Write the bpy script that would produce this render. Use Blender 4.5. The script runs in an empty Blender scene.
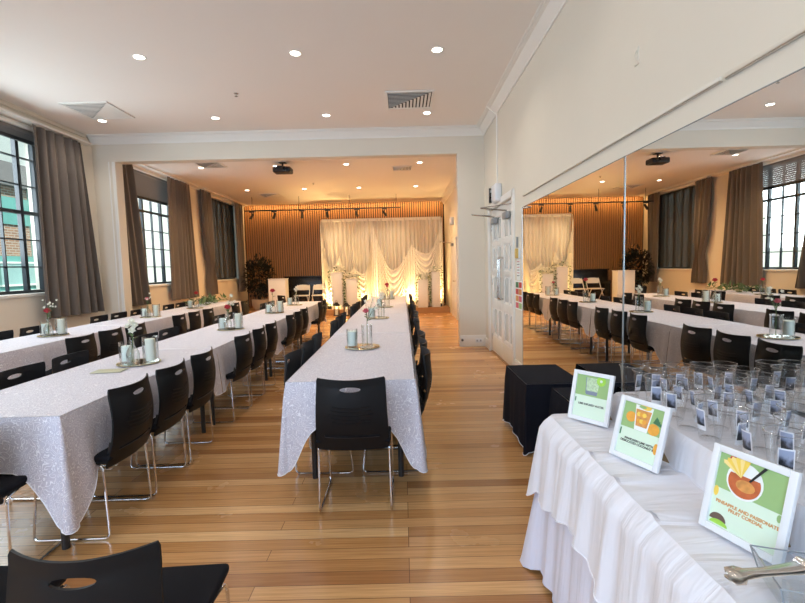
import bpy, bmesh, math, random
from mathutils import Vector, Matrix
random.seed(7)
PI = math.pi
SC = bpy.context.scene
COL = SC.collection

# ------------------------------------------------------------------ camera
cam_d = bpy.data.cameras.new('camera')
cam = bpy.data.objects.new('camera', cam_d); COL.objects.link(cam)
cam_d.sensor_width = 36.0
cam_d.lens = 450.0 / 805.0 * 36.0
cam_d.clip_start = 0.05
def cam_matrix(p, r, y):
    cy, sy, cp, sp = math.cos(y), math.sin(y), math.cos(p), math.sin(p)
    f = Vector((sy*cp, cy*cp, -sp)); rt = Vector((cy, -sy, 0)); dn = -rt.cross(f)
    r2 = math.cos(r)*rt + math.sin(r)*dn; d2 = -math.sin(r)*rt + math.cos(r)*dn
    m = Matrix((r2, -d2, -f)).transposed()
    return m.to_4x4()
cam.matrix_world = Matrix.Translation((0, 0, 1.43)) @ cam_matrix(0.0769, 0.0242, -0.001)
SC.camera = cam

# ------------------------------------------------------------------ view, world, sun
SC.view_settings.view_transform = 'Standard'
SC.view_settings.look = 'None'
SC.view_settings.gamma = 1.0
SC.view_settings.use_curve_mapping = False
SC.view_settings.exposure = 0.48
SC.cycles.transparent_max_bounces = 48
SC.cycles.max_bounces = 10
SC.cycles.diffuse_bounces = 6
SC.cycles.use_denoising = True
SC.cycles.sample_clamp_indirect = 3.0
SC.cycles.caustics_reflective = False
SC.cycles.caustics_refractive = False

W = bpy.data.worlds.new('sky'); SC.world = W; W.use_nodes = True
wn = W.node_tree; wn.nodes.clear()
wo = wn.nodes.new('ShaderNodeOutputWorld'); wb = wn.nodes.new('ShaderNodeBackground')
wtc = wn.nodes.new('ShaderNodeTexCoord'); wno = wn.nodes.new('ShaderNodeTexNoise')
wno.inputs['Scale'].default_value = 3.0; wno.inputs['Detail'].default_value = 6
wr = wn.nodes.new('ShaderNodeValToRGB')
wr.color_ramp.elements[0].position = 0.42; wr.color_ramp.elements[0].color = (0.16, 0.62, 0.85, 1)
wr.color_ramp.elements[1].position = 0.62; wr.color_ramp.elements[1].color = (0.95, 1.0, 1.0, 1)
wn.links.new(wtc.outputs['Generated'], wno.inputs['Vector'])
wn.links.new(wno.outputs['Fac'], wr.inputs['Fac'])
wn.links.new(wr.outputs['Color'], wb.inputs['Color'])
wb.inputs['Strength'].default_value = 0.95
wn.links.new(wb.outputs['Background'], wo.inputs['Surface'])

def light(name, kind, loc, energy, color, direction=None, size=None, size_y=None, spot=None, blend=0.6, parent=None, soft=0.05):
    d = bpy.data.lights.new(name, kind); d.energy = energy; d.color = color
    if kind == 'AREA':
        d.shape = 'RECTANGLE'; d.size = size; d.size_y = size_y or size
    elif kind == 'SUN':
        d.angle = 0.01
    else:
        d.shadow_soft_size = soft
    if kind == 'SPOT':
        d.spot_size = spot; d.spot_blend = blend
    o = bpy.data.objects.new(name, d); COL.objects.link(o)
    o.location = loc
    if direction is not None:
        o.rotation_euler = Vector(direction).to_track_quat('-Z', 'Y').to_euler()
    if parent: o.parent = parent
    return o
light('sun', 'SUN', (0, 0, 20), 4.6, (1.0, 0.95, 0.86), direction=(-0.62, 0.18, -0.75))
# daylight entering through the windows behind the camera and the windows of the left wall
for wx, e in ((-3.6, 120), (-0.6, 66)):
    light('window_daylight', 'AREA', (wx, -2.85, 2.2), e, (0.56, 0.74, 1.0), direction=(0, 1, 0.02), size=2.2, size_y=2.2)
for wy, e in ((5.55, 95), (9.85, 60)):
    light('window_daylight', 'AREA', (-5.75, wy, 2.6), e, (0.84, 0.93, 1.0), direction=(1, 0, -0.15), size=1.9, size_y=1.9)

# ------------------------------------------------------------------ materials
def mat(name, color, rough=0.5, metal=0.0, var=0.0, vscale=8.0, bump=0.0, bscale=60.0, emit=None, estr=1.0, spec=0.5, trans=0.0, sheen=0.0, coat=0.0):
    m = bpy.data.materials.new(name); m.use_nodes = True
    nt = m.node_tree; b = nt.nodes['Principled BSDF']
    c = (color[0], color[1], color[2], 1)
    b.inputs['Base Color'].default_value = c
    b.inputs['Roughness'].default_value = rough
    b.inputs['Metallic'].default_value = metal
    b.inputs['Specular IOR Level'].default_value = spec
    b.inputs['Transmission Weight'].default_value = trans
    b.inputs['Sheen Weight'].default_value = sheen
    b.inputs['Coat Weight'].default_value = coat
    tc = nt.nodes.new('ShaderNodeTexCoord')
    if var > 0:
        n = nt.nodes.new('ShaderNodeTexNoise'); n.inputs['Scale'].default_value = vscale; n.inputs['Detail'].default_value = 5
        nt.links.new(tc.outputs['Object'], n.inputs['Vector'])
        r = nt.nodes.new('ShaderNodeMixRGB')
        r.inputs[1].default_value = tuple(max(0, x*(1-var)) for x in color) + (1,)
        r.inputs[2].default_value = tuple(min(1, x*(1+var)) for x in color) + (1,)
        nt.links.new(n.outputs['Fac'], r.inputs[0]); nt.links.new(r.outputs[0], b.inputs['Base Color'])
    if bump > 0:
        n2 = nt.nodes.new('ShaderNodeTexNoise'); n2.inputs['Scale'].default_value = bscale; n2.inputs['Detail'].default_value = 4
        nt.links.new(tc.outputs['Object'], n2.inputs['Vector'])
        bp = nt.nodes.new('ShaderNodeBump'); bp.inputs['Strength'].default_value = bump; bp.inputs['Distance'].default_value = 0.01
        nt.links.new(n2.outputs['Fac'], bp.inputs['Height']); nt.links.new(bp.outputs['Normal'], b.inputs['Normal'])
    if emit:
        b.inputs['Emission Color'].default_value = (emit[0], emit[1], emit[2], 1)
        b.inputs['Emission Strength'].default_value = estr
    return m

def glass_mat(name, tint=(1, 1, 1), gloss=0.12, rough=0.03, fres=1.45):
    """thin clear plastic or window glass: sees straight through, with a fresnel sheen"""
    m = bpy.data.materials.new(name); m.use_nodes = True; nt = m.node_tree; nt.nodes.clear()
    o = nt.nodes.new('ShaderNodeOutputMaterial'); t = nt.nodes.new('ShaderNodeBsdfTransparent'); t.inputs[0].default_value = (*tint, 1)
    g = nt.nodes.new('ShaderNodeBsdfGlossy'); g.inputs['Roughness'].default_value = rough
    lw = nt.nodes.new('ShaderNodeLayerWeight'); lw.inputs['Blend'].default_value = gloss
    mx = nt.nodes.new('ShaderNodeMixShader')
    nt.links.new(lw.outputs['Facing'], mx.inputs[0]); nt.links.new(t.outputs[0], mx.inputs[1]); nt.links.new(g.outputs[0], mx.inputs[2])
    nt.links.new(mx.outputs[0], o.inputs['Surface'])
    return m

def sheer_mat(name, color, alpha):
    m = bpy.data.materials.new(name); m.use_nodes = True; nt = m.node_tree; nt.nodes.clear()
    o = nt.nodes.new('ShaderNodeOutputMaterial'); t = nt.nodes.new('ShaderNodeBsdfTransparent')
    d = nt.nodes.new('ShaderNodeBsdfDiffuse'); d.inputs[0].default_value = (*color, 1)
    tr = nt.nodes.new('ShaderNodeBsdfTranslucent'); tr.inputs[0].default_value = (*color, 1)
    a = nt.nodes.new('ShaderNodeMixShader'); a.inputs[0].default_value = 0.2
    b = nt.nodes.new('ShaderNodeMixShader'); b.inputs[0].default_value = alpha
    nt.links.new(d.outputs[0], a.inputs[1]); nt.links.new(tr.outputs[0], a.inputs[2])
    nt.links.new(t.outputs[0], b.inputs[1]); nt.links.new(a.outputs[0], b.inputs[2]); nt.links.new(b.outputs[0], o.inputs['Surface'])
    return m

def floor_mat():
    m = bpy.data.materials.new('timber_floorboards'); m.use_nodes = True; nt = m.node_tree; b = nt.nodes['Principled BSDF']; L = nt.links.new
    tc = nt.nodes.new('ShaderNodeTexCoord')
    br = nt.nodes.new('ShaderNodeTexBrick')
    br.offset = 0.37; br.offset_frequency = 3
    br.inputs['Scale'].default_value = 1.0; br.inputs['Brick Width'].default_value = 1.9; br.inputs['Row Height'].default_value = 0.088
    br.inputs['Mortar Size'].default_value = 0.0019; br.inputs['Mortar Smooth'].default_value = 0.2; br.inputs['Bias'].default_value = 0.0
    br.inputs['Color1'].default_value = (0.0, 0, 0, 1); br.inputs['Color2'].default_value = (1, 1, 1, 1); br.inputs['Mortar'].default_value = (0.5, .5, .5, 1)
    L(tc.outputs['Object'], br.inputs['Vector'])
    rp = nt.nodes.new('ShaderNodeValToRGB'); e = rp.color_ramp.elements
    e[0].position = 0.0; e[0].color = (0.36, 0.165, 0.062, 1)
    e[1].position = 1.0; e[1].color = (0.74, 0.47, 0.23, 1)
    x = e.new(0.35); x.color = (0.54, 0.285, 0.11, 1)
    x = e.new(0.7); x.color = (0.62, 0.35, 0.15, 1)
    L(br.outputs['Color'], rp.inputs['Fac'])
    mp = nt.nodes.new('ShaderNodeMapping'); mp.inputs['Scale'].default_value = (2.2, 95, 1)
    L(tc.outputs['Object'], mp.inputs['Vector'])
    n = nt.nodes.new('ShaderNodeTexNoise'); n.inputs['Scale'].default_value = 1.0; n.inputs['Detail'].default_value = 8; n.inputs['Distortion'].default_value = 1.2
    L(mp.outputs[0], n.inputs['Vector'])
    gr = nt.nodes.new('ShaderNodeValToRGB'); gr.color_ramp.elements[0].position = 0.3; gr.color_ramp.elements[0].color = (0.70, 0.62, 0.55, 1)
    gr.color_ramp.elements[1].position = 0.65; gr.color_ramp.elements[1].color = (1.08, 1.05, 1.0, 1)
    L(n.outputs['Fac'], gr.inputs['Fac'])
    mul = nt.nodes.new('ShaderNodeMixRGB'); mul.blend_type = 'MULTIPLY'; mul.inputs[0].default_value = 0.8
    L(rp.outputs[0], mul.inputs[1]); L(gr.outputs[0], mul.inputs[2])
    gap = nt.nodes.new('ShaderNodeMixRGB'); gap.inputs[2].default_value = (0.15, 0.07, 0.03, 1)
    L(br.outputs['Fac'], gap.inputs[0]); L(mul.outputs[0], gap.inputs[1]); L(gap.outputs[0], b.inputs['Base Color'])
    n2 = nt.nodes.new('ShaderNodeTexNoise'); n2.inputs['Scale'].default_value = 2.5; n2.inputs['Detail'].default_value = 4
    L(tc.outputs['Object'], n2.inputs['Vector'])
    mr = nt.nodes.new('ShaderNodeMapRange'); mr.inputs['To Min'].default_value = 0.16; mr.inputs['To Max'].default_value = 0.34
    L(n2.outputs['Fac'], mr.inputs['Value']); L(mr.outputs[0], b.inputs['Roughness'])
    bp = nt.nodes.new('ShaderNodeBump'); bp.inputs['Strength'].default_value = 0.25; bp.inputs['Distance'].default_value = 0.002; bp.invert = True
    L(br.outputs['Fac'], bp.inputs['Height']); L(bp.outputs[0], b.inputs['Normal'])
    b.inputs['Specular IOR Level'].default_value = 0.45
    return m

def damask_mat(name, base, swirl):
    m = bpy.data.materials.new(name); m.use_nodes = True; nt = m.node_tree; b = nt.nodes['Principled BSDF']; L = nt.links.new
    tc = nt.nodes.new('ShaderNodeTexCoord')
    n = nt.nodes.new('ShaderNodeTexNoise'); n.inputs['Scale'].default_value = 16; n.inputs['Detail'].default_value = 1
    L(tc.outputs['Object'], n.inputs['Vector'])
    mx = nt.nodes.new('ShaderNodeMixRGB'); mx.blend_type = 'LINEAR_LIGHT'; mx.inputs[0].default_value = 0.045
    L(tc.outputs['Object'], mx.inputs[1]); L(n.outputs['Color'], mx.inputs[2])
    v = nt.nodes.new('ShaderNodeTexVoronoi'); v.inputs['Scale'].default_value = 32
    L(mx.outputs[0], v.inputs['Vector'])
    mu = nt.nodes.new('ShaderNodeMath'); mu.operation = 'MULTIPLY'; mu.inputs[1].default_value = 21
    L(v.outputs['Distance'], mu.inputs[0])
    s = nt.nodes.new('ShaderNodeMath'); s.operation = 'SINE'; L(mu.outputs[0], s.inputs[0])
    r = nt.nodes.new('ShaderNodeValToRGB'); r.color_ramp.elements[0].position = 0.62; r.color_ramp.elements[1].position = 0.95
    r.color_ramp.elements[0].color = (*base, 1); r.color_ramp.elements[1].color = (*swirl, 1)
    L(s.outputs[0], r.inputs['Fac']); L(r.outputs[0], b.inputs['Base Color'])
    bp = nt.nodes.new('ShaderNodeBump'); bp.inputs['Strength'].default_value = 0.25; bp.inputs['Distance'].default_value = 0.003
    L(s.outputs[0], bp.inputs['Height']); L(bp.outputs[0], b.inputs['Normal'])
    b.inputs['Roughness'].default_value = 0.55; b.inputs['Sheen Weight'].default_value = 0.15
    return m

def brick_mat(name, c1, c2, mortar, w, h):
    m = bpy.data.materials.new(name); m.use_nodes = True; nt = m.node_tree; b = nt.nodes['Principled BSDF']; L = nt.links.new
    tc = nt.nodes.new('ShaderNodeTexCoord'); mp = nt.nodes.new('ShaderNodeMapping'); mp.inputs['Rotation'].default_value = (0, PI/2, PI/2)
    br = nt.nodes.new('ShaderNodeTexBrick'); br.inputs['Scale'].default_value = 1
    br.inputs['Brick Width'].default_value = w; br.inputs['Row Height'].default_value = h; br.inputs['Mortar Size'].default_value = 0.012
    br.inputs['Color1'].default_value = (*c1, 1); br.inputs['Color2'].default_value = (*c2, 1); br.inputs['Mortar'].default_value = (*mortar, 1)
    sx = nt.nodes.new('ShaderNodeSeparateXYZ'); cx = nt.nodes.new('ShaderNodeCombineXYZ')
    L(tc.outputs['Object'], sx.inputs[0]); L(sx.outputs['Y'], cx.inputs['X']); L(sx.outputs['Z'], cx.inputs['Y']); L(cx.outputs[0], br.inputs['Vector'])
    L(br.outputs['Color'], b.inputs['Base Color']); b.inputs['Roughness'].default_value = 0.9
    return m

def wood_mat(name, c1, c2, scale=(3, 3, 40), rough=0.45):
    m = bpy.data.materials.new(name); m.use_nodes = True; nt = m.node_tree; b = nt.nodes['Principled BSDF']; L = nt.links.new
    tc = nt.nodes.new('ShaderNodeTexCoord'); mp = nt.nodes.new('ShaderNodeMapping'); mp.inputs['Scale'].default_value = scale
    n = nt.nodes.new('ShaderNodeTexNoise'); n.inputs['Scale'].default_value = 1; n.inputs['Detail'].default_value = 4
    L(tc.outputs['Object'], mp.inputs[0]); L(mp.outputs[0], n.inputs['Vector'])
    r = nt.nodes.new('ShaderNodeMixRGB'); r.inputs[1].default_value = (*c1, 1); r.inputs[2].default_value = (*c2, 1)
    L(n.outputs['Fac'], r.inputs[0]); L(r.outputs[0], b.inputs['Base Color']); b.inputs['Roughness'].default_value = rough
    return m

def linen_mat(name, color):
    m = mat(name, color, 0.7, sheen=0.1); nt = m.node_tree; b = nt.nodes['Principled BSDF']; L = nt.links.new
    tc = nt.nodes.new('ShaderNodeTexCoord'); mp = nt.nodes.new('ShaderNodeMapping'); mp.inputs['Scale'].default_value = (3.0, 15, 1.4)
    n = nt.nodes.new('ShaderNodeTexNoise'); n.inputs['Scale'].default_value = 1; n.inputs['Detail'].default_value = 3; n.inputs['Distortion'].default_value = 0.8
    L(tc.outputs['Object'], mp.inputs[0]); L(mp.outputs[0], n.inputs['Vector'])
    bp = nt.nodes.new('ShaderNodeBump'); bp.inputs['Strength'].default_value = 0.42; bp.inputs['Distance'].default_value = 0.03
    L(n.outputs['Fac'], bp.inputs['Height']); L(bp.outputs[0], b.inputs['Normal'])
    return m
M = {}
M['wall'] = mat('painted_plaster', (0.74, 0.68, 0.575), 0.75, var=0.03, vscale=2, bump=0.05, bscale=30)
M['ceiling'] = mat('ceiling_paint', (0.88, 0.84, 0.79), 0.8, var=0.015, vscale=1.5)
M['trimwhite'] = mat('white_gloss_paint', (0.82, 0.80, 0.75), 0.4, var=0.02)
M['doorwhite'] = mat('door_paint', (0.82, 0.81, 0.77), 0.35, var=0.02)
M['doorglass'] = mat('frosted_door_glass', (0.60, 0.63, 0.62), 0.2)
M['floor'] = floor_mat()
M['damask'] = damask_mat('scroll_patterned_cloth', (0.56, 0.54, 0.62), (0.86, 0.85, 0.90))
M['hem'] = mat('white_cloth_hem', (0.84, 0.84, 0.88), 0.6)
M['whitecloth'] = linen_mat('white_table_linen', (0.78, 0.78, 0.84))
M['undercloth'] = linen_mat('white_under_linen', (0.72, 0.72, 0.83))
M['blackcloth'] = mat('black_table_linen', (0.006, 0.0065, 0.012), 0.9, var=0.2, bump=0.1, spec=0.2)
M['blackplastic'] = mat('black_moulded_plastic', (0.007, 0.007, 0.008), 0.45, bump=0.05, bscale=400, spec=0.2)
M['seatpad'] = mat('black_seat_fabric', (0.006, 0.0065, 0.010), 0.9, bump=0.15, bscale=300, spec=0.2)
M['chrome'] = mat('chrome_rod', (0.72, 0.72, 0.74), 0.14, 1.0)
M['steel'] = mat('brushed_steel', (0.62, 0.60, 0.57), 0.25, 1.0)
M['blackmetal'] = mat('black_powder_coat', (0.02, 0.02, 0.022), 0.4)
M['tabletop'] = mat('laminate_tabletop', (0.6, 0.58, 0.55), 0.4, var=0.03)
M['curtain'] = mat('grey_brown_curtain', (0.125, 0.104, 0.089), 0.85, var=0.08, vscale=30, bump=0.1, bscale=200, sheen=0.2)
M['windowblack'] = mat('black_window_steel', (0.022, 0.026, 0.03), 0.4)
M['glass'] = glass_mat('window_glass', (0.97, 0.99, 0.99), 0.05)
M['blind'] = mat('grey_blind_slat', (0.20, 0.19, 0.185), 0.5)
M['sheerdark'] = sheer_mat('dark_sheer_fabric', (0.060, 0.050, 0.040), 0.975)
M['mirror'] = mat('mirror_silver', (0.86, 0.87, 0.86), 0.0, 1.0)
M['mirroredge'] = mat('mirror_edge', (0.55, 0.58, 0.57), 0.25, 0.6)
M['timber'] = wood_mat('timber_batten', (0.27, 0.125, 0.045), (0.46, 0.235, 0.09), (20, 20, 1.2))
M['panelblack'] = mat('black_acoustic_panel', (0.012, 0.011, 0.010), 0.9)
M['stagewood'] = wood_mat('stage_timber', (0.30, 0.15, 0.06), (0.42, 0.23, 0.10), (2, 30, 30))
M['drape'] = mat('ivory_satin_drape', (0.83, 0.78, 0.68), 0.55, sheen=0.2)
M['sheer'] = sheer_mat('sheer_ivory_voile', (0.80, 0.76, 0.68), 0.9)
M['whiteplinth'] = mat('white_plinth_paint', (0.82, 0.81, 0.78), 0.45, var=0.02)
M['mint'] = mat('mint_candle_wax', (0.80, 0.88, 0.82), 0.5, var=0.03)
M['cream'] = mat('cream_candle_wax', (0.82, 0.83, 0.72), 0.5, var=0.03)
M['clearglass'] = glass_mat('clear_glassware', (0.985, 0.995, 0.99), 0.22, 0.03)
M['cup'] = glass_mat('clear_cup_plastic', (0.985, 0.987, 0.99), 0.10, 0.08)
M['cuprim'] = glass_mat('cup_rim_plastic', (0.80, 0.82, 0.84), 0.45, 0.15)
M['acrylic'] = glass_mat('clear_acrylic', (0.95, 0.97, 0.98), 0.22, 0.02)
M['acrylicedge'] = mat('acrylic_edge', (0.30, 0.33, 0.36), 0.15)
M['tray'] = mat('mirrored_tray', (0.66, 0.62, 0.50), 0.08, 1.0)
M['gold'] = mat('gold_bead', (0.60, 0.52, 0.28), 0.35, 0.8)
M['lace'] = mat('cream_lace', (0.80, 0.78, 0.70), 0.8, var=0.1, vscale=200)
M['runner'] = mat('green_gold_mat', (0.48, 0.47, 0.32), 0.55, var=0.15, vscale=90)
M['red'] = mat('red_petal', (0.42, 0.012, 0.03), 0.5, var=0.2, vscale=40)
M['pink'] = mat('pink_petal', (0.62, 0.10, 0.15), 0.5, var=0.15, vscale=40)
M['whitepetal'] = mat('white_petal', (0.85, 0.84, 0.74), 0.5, var=0.05, vscale=40)
M['leaf'] = mat('green_leaf', (0.085, 0.15, 0.045), 0.5, var=0.35, vscale=12)
M['darkleaf'] = mat('dark_leaf', (0.007, 0.011, 0.006), 0.6, var=0.4, vscale=9)
M['bark'] = mat('bark', (0.08, 0.05, 0.03), 0.8, var=0.2)
M['pot'] = mat('pale_clay_pot', (0.42, 0.34, 0.26), 0.6, var=0.1)
M['frame'] = mat('white_picture_frame', (0.80, 0.81, 0.83), 0.4)
M['cardgreen'] = mat('card_green', (0.32, 0.50, 0.20), 0.5)
M['cardpale'] = mat('card_pale_green', (0.70, 0.84, 0.68), 0.5)
M['easel'] = mat('brown_card_easel', (0.30, 0.20, 0.10), 0.8)
M['inkblack'] = mat('black_ink', (0.02, 0.02, 0.02), 0.5)
M['inkorange'] = mat('orange_ink', (0.62, 0.27, 0.06), 0.5)
M['orange'] = mat('print_orange', (0.85, 0.38, 0.05), 0.5, var=0.25, vscale=60)
M['amber'] = mat('print_amber_drink', (0.72, 0.30, 0.08), 0.5, var=0.5, vscale=70)
M['redamber'] = mat('print_red_drink', (0.55, 0.13, 0.04), 0.5, var=0.45, vscale=45)
M['yellow'] = mat('print_yellow', (0.90, 0.62, 0.10), 0.5, var=0.15, vscale=60)
M['pineapple'] = mat('print_pineapple', (0.93, 0.72, 0.28), 0.5)
M['printred'] = mat('print_red', (0.55, 0.05, 0.04), 0.5)
M['printwhite'] = mat('print_white', (0.86, 0.88, 0.85), 0.5)
M['limegreen'] = mat('print_lime', (0.36, 0.66, 0.08), 0.5, var=0.2, vscale=60)
M['greenlight'] = mat('print_ice_green', (0.50, 0.74, 0.42), 0.5, var=0.6, vscale=140)
M['printgrey'] = mat('print_blue_grey', (0.22, 0.26, 0.34), 0.5)
M['printdarkgreen'] = mat('print_dark_green', (0.06, 0.20, 0.09), 0.5)
M['brownprint'] = mat('print_brown', (0.14, 0.09, 0.07), 0.5)
def photo_mat():
    m = bpy.data.materials.new('sticker_photo_print'); m.use_nodes = True; nt = m.node_tree; b = nt.nodes['Principled BSDF']; L = nt.links.new
    tc = nt.nodes.new('ShaderNodeTexCoord'); mp = nt.nodes.new('ShaderNodeMapping'); mp.inputs['Scale'].default_value = (70, 70, 45)
    n = nt.nodes.new('ShaderNodeTexNoise'); n.inputs['Scale'].default_value = 1; n.inputs['Detail'].default_value = 3
    sz = nt.nodes.new('ShaderNodeSeparateXYZ'); L(tc.outputs['Generated'], sz.inputs[0])
    ad = nt.nodes.new('ShaderNodeMath'); ad.operation = 'MULTIPLY_ADD'; ad.inputs[1].default_value = 0.45
    hf = nt.nodes.new('ShaderNodeMath'); hf.operation = 'MULTIPLY'; hf.inputs[1].default_value = 0.6
    r = nt.nodes.new('ShaderNodeValToRGB'); e = r.color_ramp.elements
    e[0].position = 0.38; e[0].color = (0.02, 0.022, 0.03, 1); e[1].position = 0.62; e[1].color = (0.34, 0.38, 0.52, 1)
    L(tc.outputs['Object'], mp.inputs[0]); L(mp.outputs[0], n.inputs['Vector']); L(n.outputs['Fac'], hf.inputs[0]); L(sz.outputs['Z'], ad.inputs[0]); L(hf.outputs[0], ad.inputs[2]); L(ad.outputs[0], r.inputs['Fac']); L(r.outputs[0], b.inputs['Base Color'])
    b.inputs['Roughness'].default_value = 0.4
    return m
M['photo'] = photo_mat()
M['sticker'] = mat('white_sticker', (0.80, 0.80, 0.84), 0.45)
M['lampwarm'] = mat('downlight_lens', (1, 1, 1), 0.5, emit=(1.0, 0.93, 0.80), estr=9)
M['uplens'] = mat('uplight_lens', (1, 1, 1), 0.5, emit=(1.0, 0.72, 0.25), estr=6)
M['flame'] = mat('fairy_light', (1, 1, 1), 0.5, emit=(1.0, 0.75, 0.3), estr=4)
M['blackgloss'] = mat('black_gloss', (0.008, 0.008, 0.009), 0.25)
M['projector'] = mat('projector_black', (0.012, 0.012, 0.014), 0.45)
M['greyplastic'] = mat('grey_plastic', (0.30, 0.31, 0.31), 0.4)
M['whiteplastic'] = mat('white_plastic', (0.80, 0.82, 0.84), 0.3)
M['foldwhite'] = mat('white_folding_chair_plastic', (0.80, 0.77, 0.70), 0.4)
M['yellowplastic'] = mat('yellow_plastic', (0.62, 0.42, 0.10), 0.4)
M['ventdark'] = mat('vent_dark', (0.03, 0.028, 0.026), 0.8)
M['brick'] = brick_mat('outside_brick', (0.36, 0.20, 0.12), (0.26, 0.14, 0.09), (0.4, 0.36, 0.3), 0.24, 0.085)
M['teal'] = mat('teal_panel', (0.13, 0.34, 0.30), 0.4, var=0.25, vscale=1.5)
M['tealpale'] = mat('pale_teal_glass', (0.30, 0.46, 0.43), 0.2, var=0.3, vscale=2)
M['render'] = mat('cream_render', (0.80, 0.78, 0.70), 0.9, var=0.04, vscale=1)
M['roofgrey'] = mat('grey_roof', (0.17, 0.16, 0.155), 0.8, var=0.1)
M['asphalt'] = mat('pavement', (0.22, 0.22, 0.21), 0.9, var=0.1)

# ------------------------------------------------------------------ mesh builder
class MB:
    def __init__(s): s.v = []; s.f = []; s.m = []; s.mats = []
    def mi(s, m):
        if m not in s.mats: s.mats.append(m)
        return s.mats.index(m)
    def add(s, vs, fs, m):
        o = len(s.v); k = s.mi(m)
        s.v += [tuple(v) for v in vs]
        for f in fs: s.f.append([i+o for i in f]); s.m.append(k)
    def box(s, c, d, m, bev=0.0, rot=None, seg=2):
        bm = bmesh.new(); bmesh.ops.create_cube(bm, size=1)
        for v in bm.verts: v.co = Vector((v.co.x*d[0], v.co.y*d[1], v.co.z*d[2]))
        if bev > 0: bmesh.ops.bevel(bm, geom=bm.edges[:], offset=bev, segments=seg, affect='EDGES', profile=0.5)
        R = rot if rot is not None else Matrix.Identity(3)
        bm.verts.index_update()
        s.add([R @ v.co + Vector(c) for v in bm.verts], [[v.index for v in f.verts] for f in bm.faces], m); bm.free()
    def span(s, a, b, m, bev=0.0):
        s.box([(a[i]+b[i])/2 for i in range(3)], [abs(b[i]-a[i]) for i in range(3)], m, bev)
    def tube(s, pts, r, m, n=8, closed=False, cap=True):
        pts = [Vector(p) for p in pts]; N = len(pts); rr = r if isinstance(r, (list, tuple)) else [r]*N
        rings = []; up = None
        for i, p in enumerate(pts):
            if closed: t = pts[(i+1) % N] - pts[i-1]
            else: t = pts[min(i+1, N-1)] - pts[max(i-1, 0)]
            t.normalize()
            if up is None: up = Vector((0, 0, 1)) if abs(t.z) < 0.9 else Vector((1, 0, 0))
            a = up - t*up.dot(t)
            if a.length < 1e-4: a = t.orthogonal()
            a.normalize(); up = a; b = t.cross(a)
            rings.append([p + (a*math.cos(q*2*PI/n) + b*math.sin(q*2*PI/n))*rr[i] for q in range(n)])
        vs = [v for R in rings for v in R]; fs = []
        for i in range(N if closed else N-1):
            j = (i+1) % N
            for q in range(n): fs.append([i*n+q, i*n+(q+1) % n, j*n+(q+1) % n, j*n+q])
        if cap and not closed: fs.append(list(range(n))[::-1]); fs.append([(N-1)*n+q for q in range(n)])
        s.add(vs, fs, m)
    def lathe(s, prof, m, n=20, c=(0, 0, 0), close_top=False, close_bot=False, R=None):
        vs = []; fs = []
        for r, z in prof:
            for q in range(n): vs.append(Vector((r*math.cos(q*2*PI/n), r*math.sin(q*2*PI/n), z)))
        for i in range(len(prof)-1):
            for q in range(n): fs.append([i*n+q, i*n+(q+1) % n, (i+1)*n+(q+1) % n, (i+1)*n+q])
        if close_bot: fs.append([q for q in range(n)][::-1])
        if close_top: fs.append([(len(prof)-1)*n+q for q in range(n)])
        if R is not None: vs = [R @ v for v in vs]
        s.add([v + Vector(c) for v in vs], fs, m)
    def grid(s, nu, nv, fn, m, closed_u=False):
        vs = [fn(i/(nu-1) if not closed_u else i/nu, j/(nv-1)) for j in range(nv) for i in range(nu)]
        fs = []
        for j in range(nv-1):
            for i in range(nu if closed_u else nu-1):
                k = (i+1) % nu
                fs.append([j*nu+i, j*nu+k, (j+1)*nu+k, (j+1)*nu+i])
        s.add(vs, fs, m)
    def poly(s, pts, m, thick=0.0, nrm=None):
        n = len(pts)
        if thick <= 0: s.add(pts, [list(range(n))], m); return
        d = Vector(nrm)*thick
        vs = [Vector(p) for p in pts] + [Vector(p)+d for p in pts]
        fs = [list(range(n))[::-1], list(range(n, 2*n))] + [[i, (i+1) % n, n+(i+1) % n, n+i] for i in range(n)]
        s.add(vs, fs, m)
    def mesh(s, name, smooth=40):
        me = bpy.data.meshes.new(name); me.from_pydata(s.v, [], s.f)
        for m in s.mats: me.materials.append(m)
        me.polygons.foreach_set('material_index', s.m)
        bm = bmesh.new(); bm.from_mesh(me); bmesh.ops.recalc_face_normals(bm, faces=bm.faces); bm.to_mesh(me); bm.free()
        if smooth:
            me.polygons.foreach_set('use_smooth', [True]*len(me.polygons)); me.set_sharp_from_angle(angle=math.radians(smooth))
        me.update(); return me
    def build(s, name, parent=None, smooth=40, loc=None, rot=None):
        o = bpy.data.objects.new(name, s.mesh(name, smooth)); COL.objects.link(o)
        if parent: o.parent = parent
        if loc: o.location = loc
        if rot: o.rotation_euler = rot
        return o

def tag(o, label=None, cat=None, group=None, kind=None):
    if label: o['label'] = label
    if cat: o['category'] = cat
    if group: o['group'] = group
    if kind: o['kind'] = kind
    return o
def thing(name, label, cat, loc=(0, 0, 0), rz=0.0, group=None, kind=None):
    o = bpy.data.objects.new(name, None); COL.objects.link(o); o.empty_display_size = 0.1
    o.location = loc; o.rotation_euler = (0, 0, rz)
    return tag(o, label, cat, group, kind)
def dup(root, loc, rz, label, group=None):
    r = root.copy(); COL.objects.link(r); r.location = loc; r.rotation_euler = (0, 0, rz)
    r['label'] = label
    if group: r['group'] = group
    for ch in list(root.children):
        c = ch.copy(); COL.objects.link(c); c.parent = r
        for g in list(ch.children):
            d = g.copy(); COL.objects.link(d); d.parent = c
    return r
ORD = ['first', 'second', 'third', 'fourth', 'fifth', 'sixth', 'seventh', 'eighth', 'ninth', 'tenth', 'eleventh', 'twelfth', 'thirteenth', 'fourteenth']
def arc(cx, cy, r, a0, a1, n): return [(cx+r*math.cos(a0+(a1-a0)*i/n), cy+r*math.sin(a0+(a1-a0)*i/n)) for i in range(n+1)]
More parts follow.
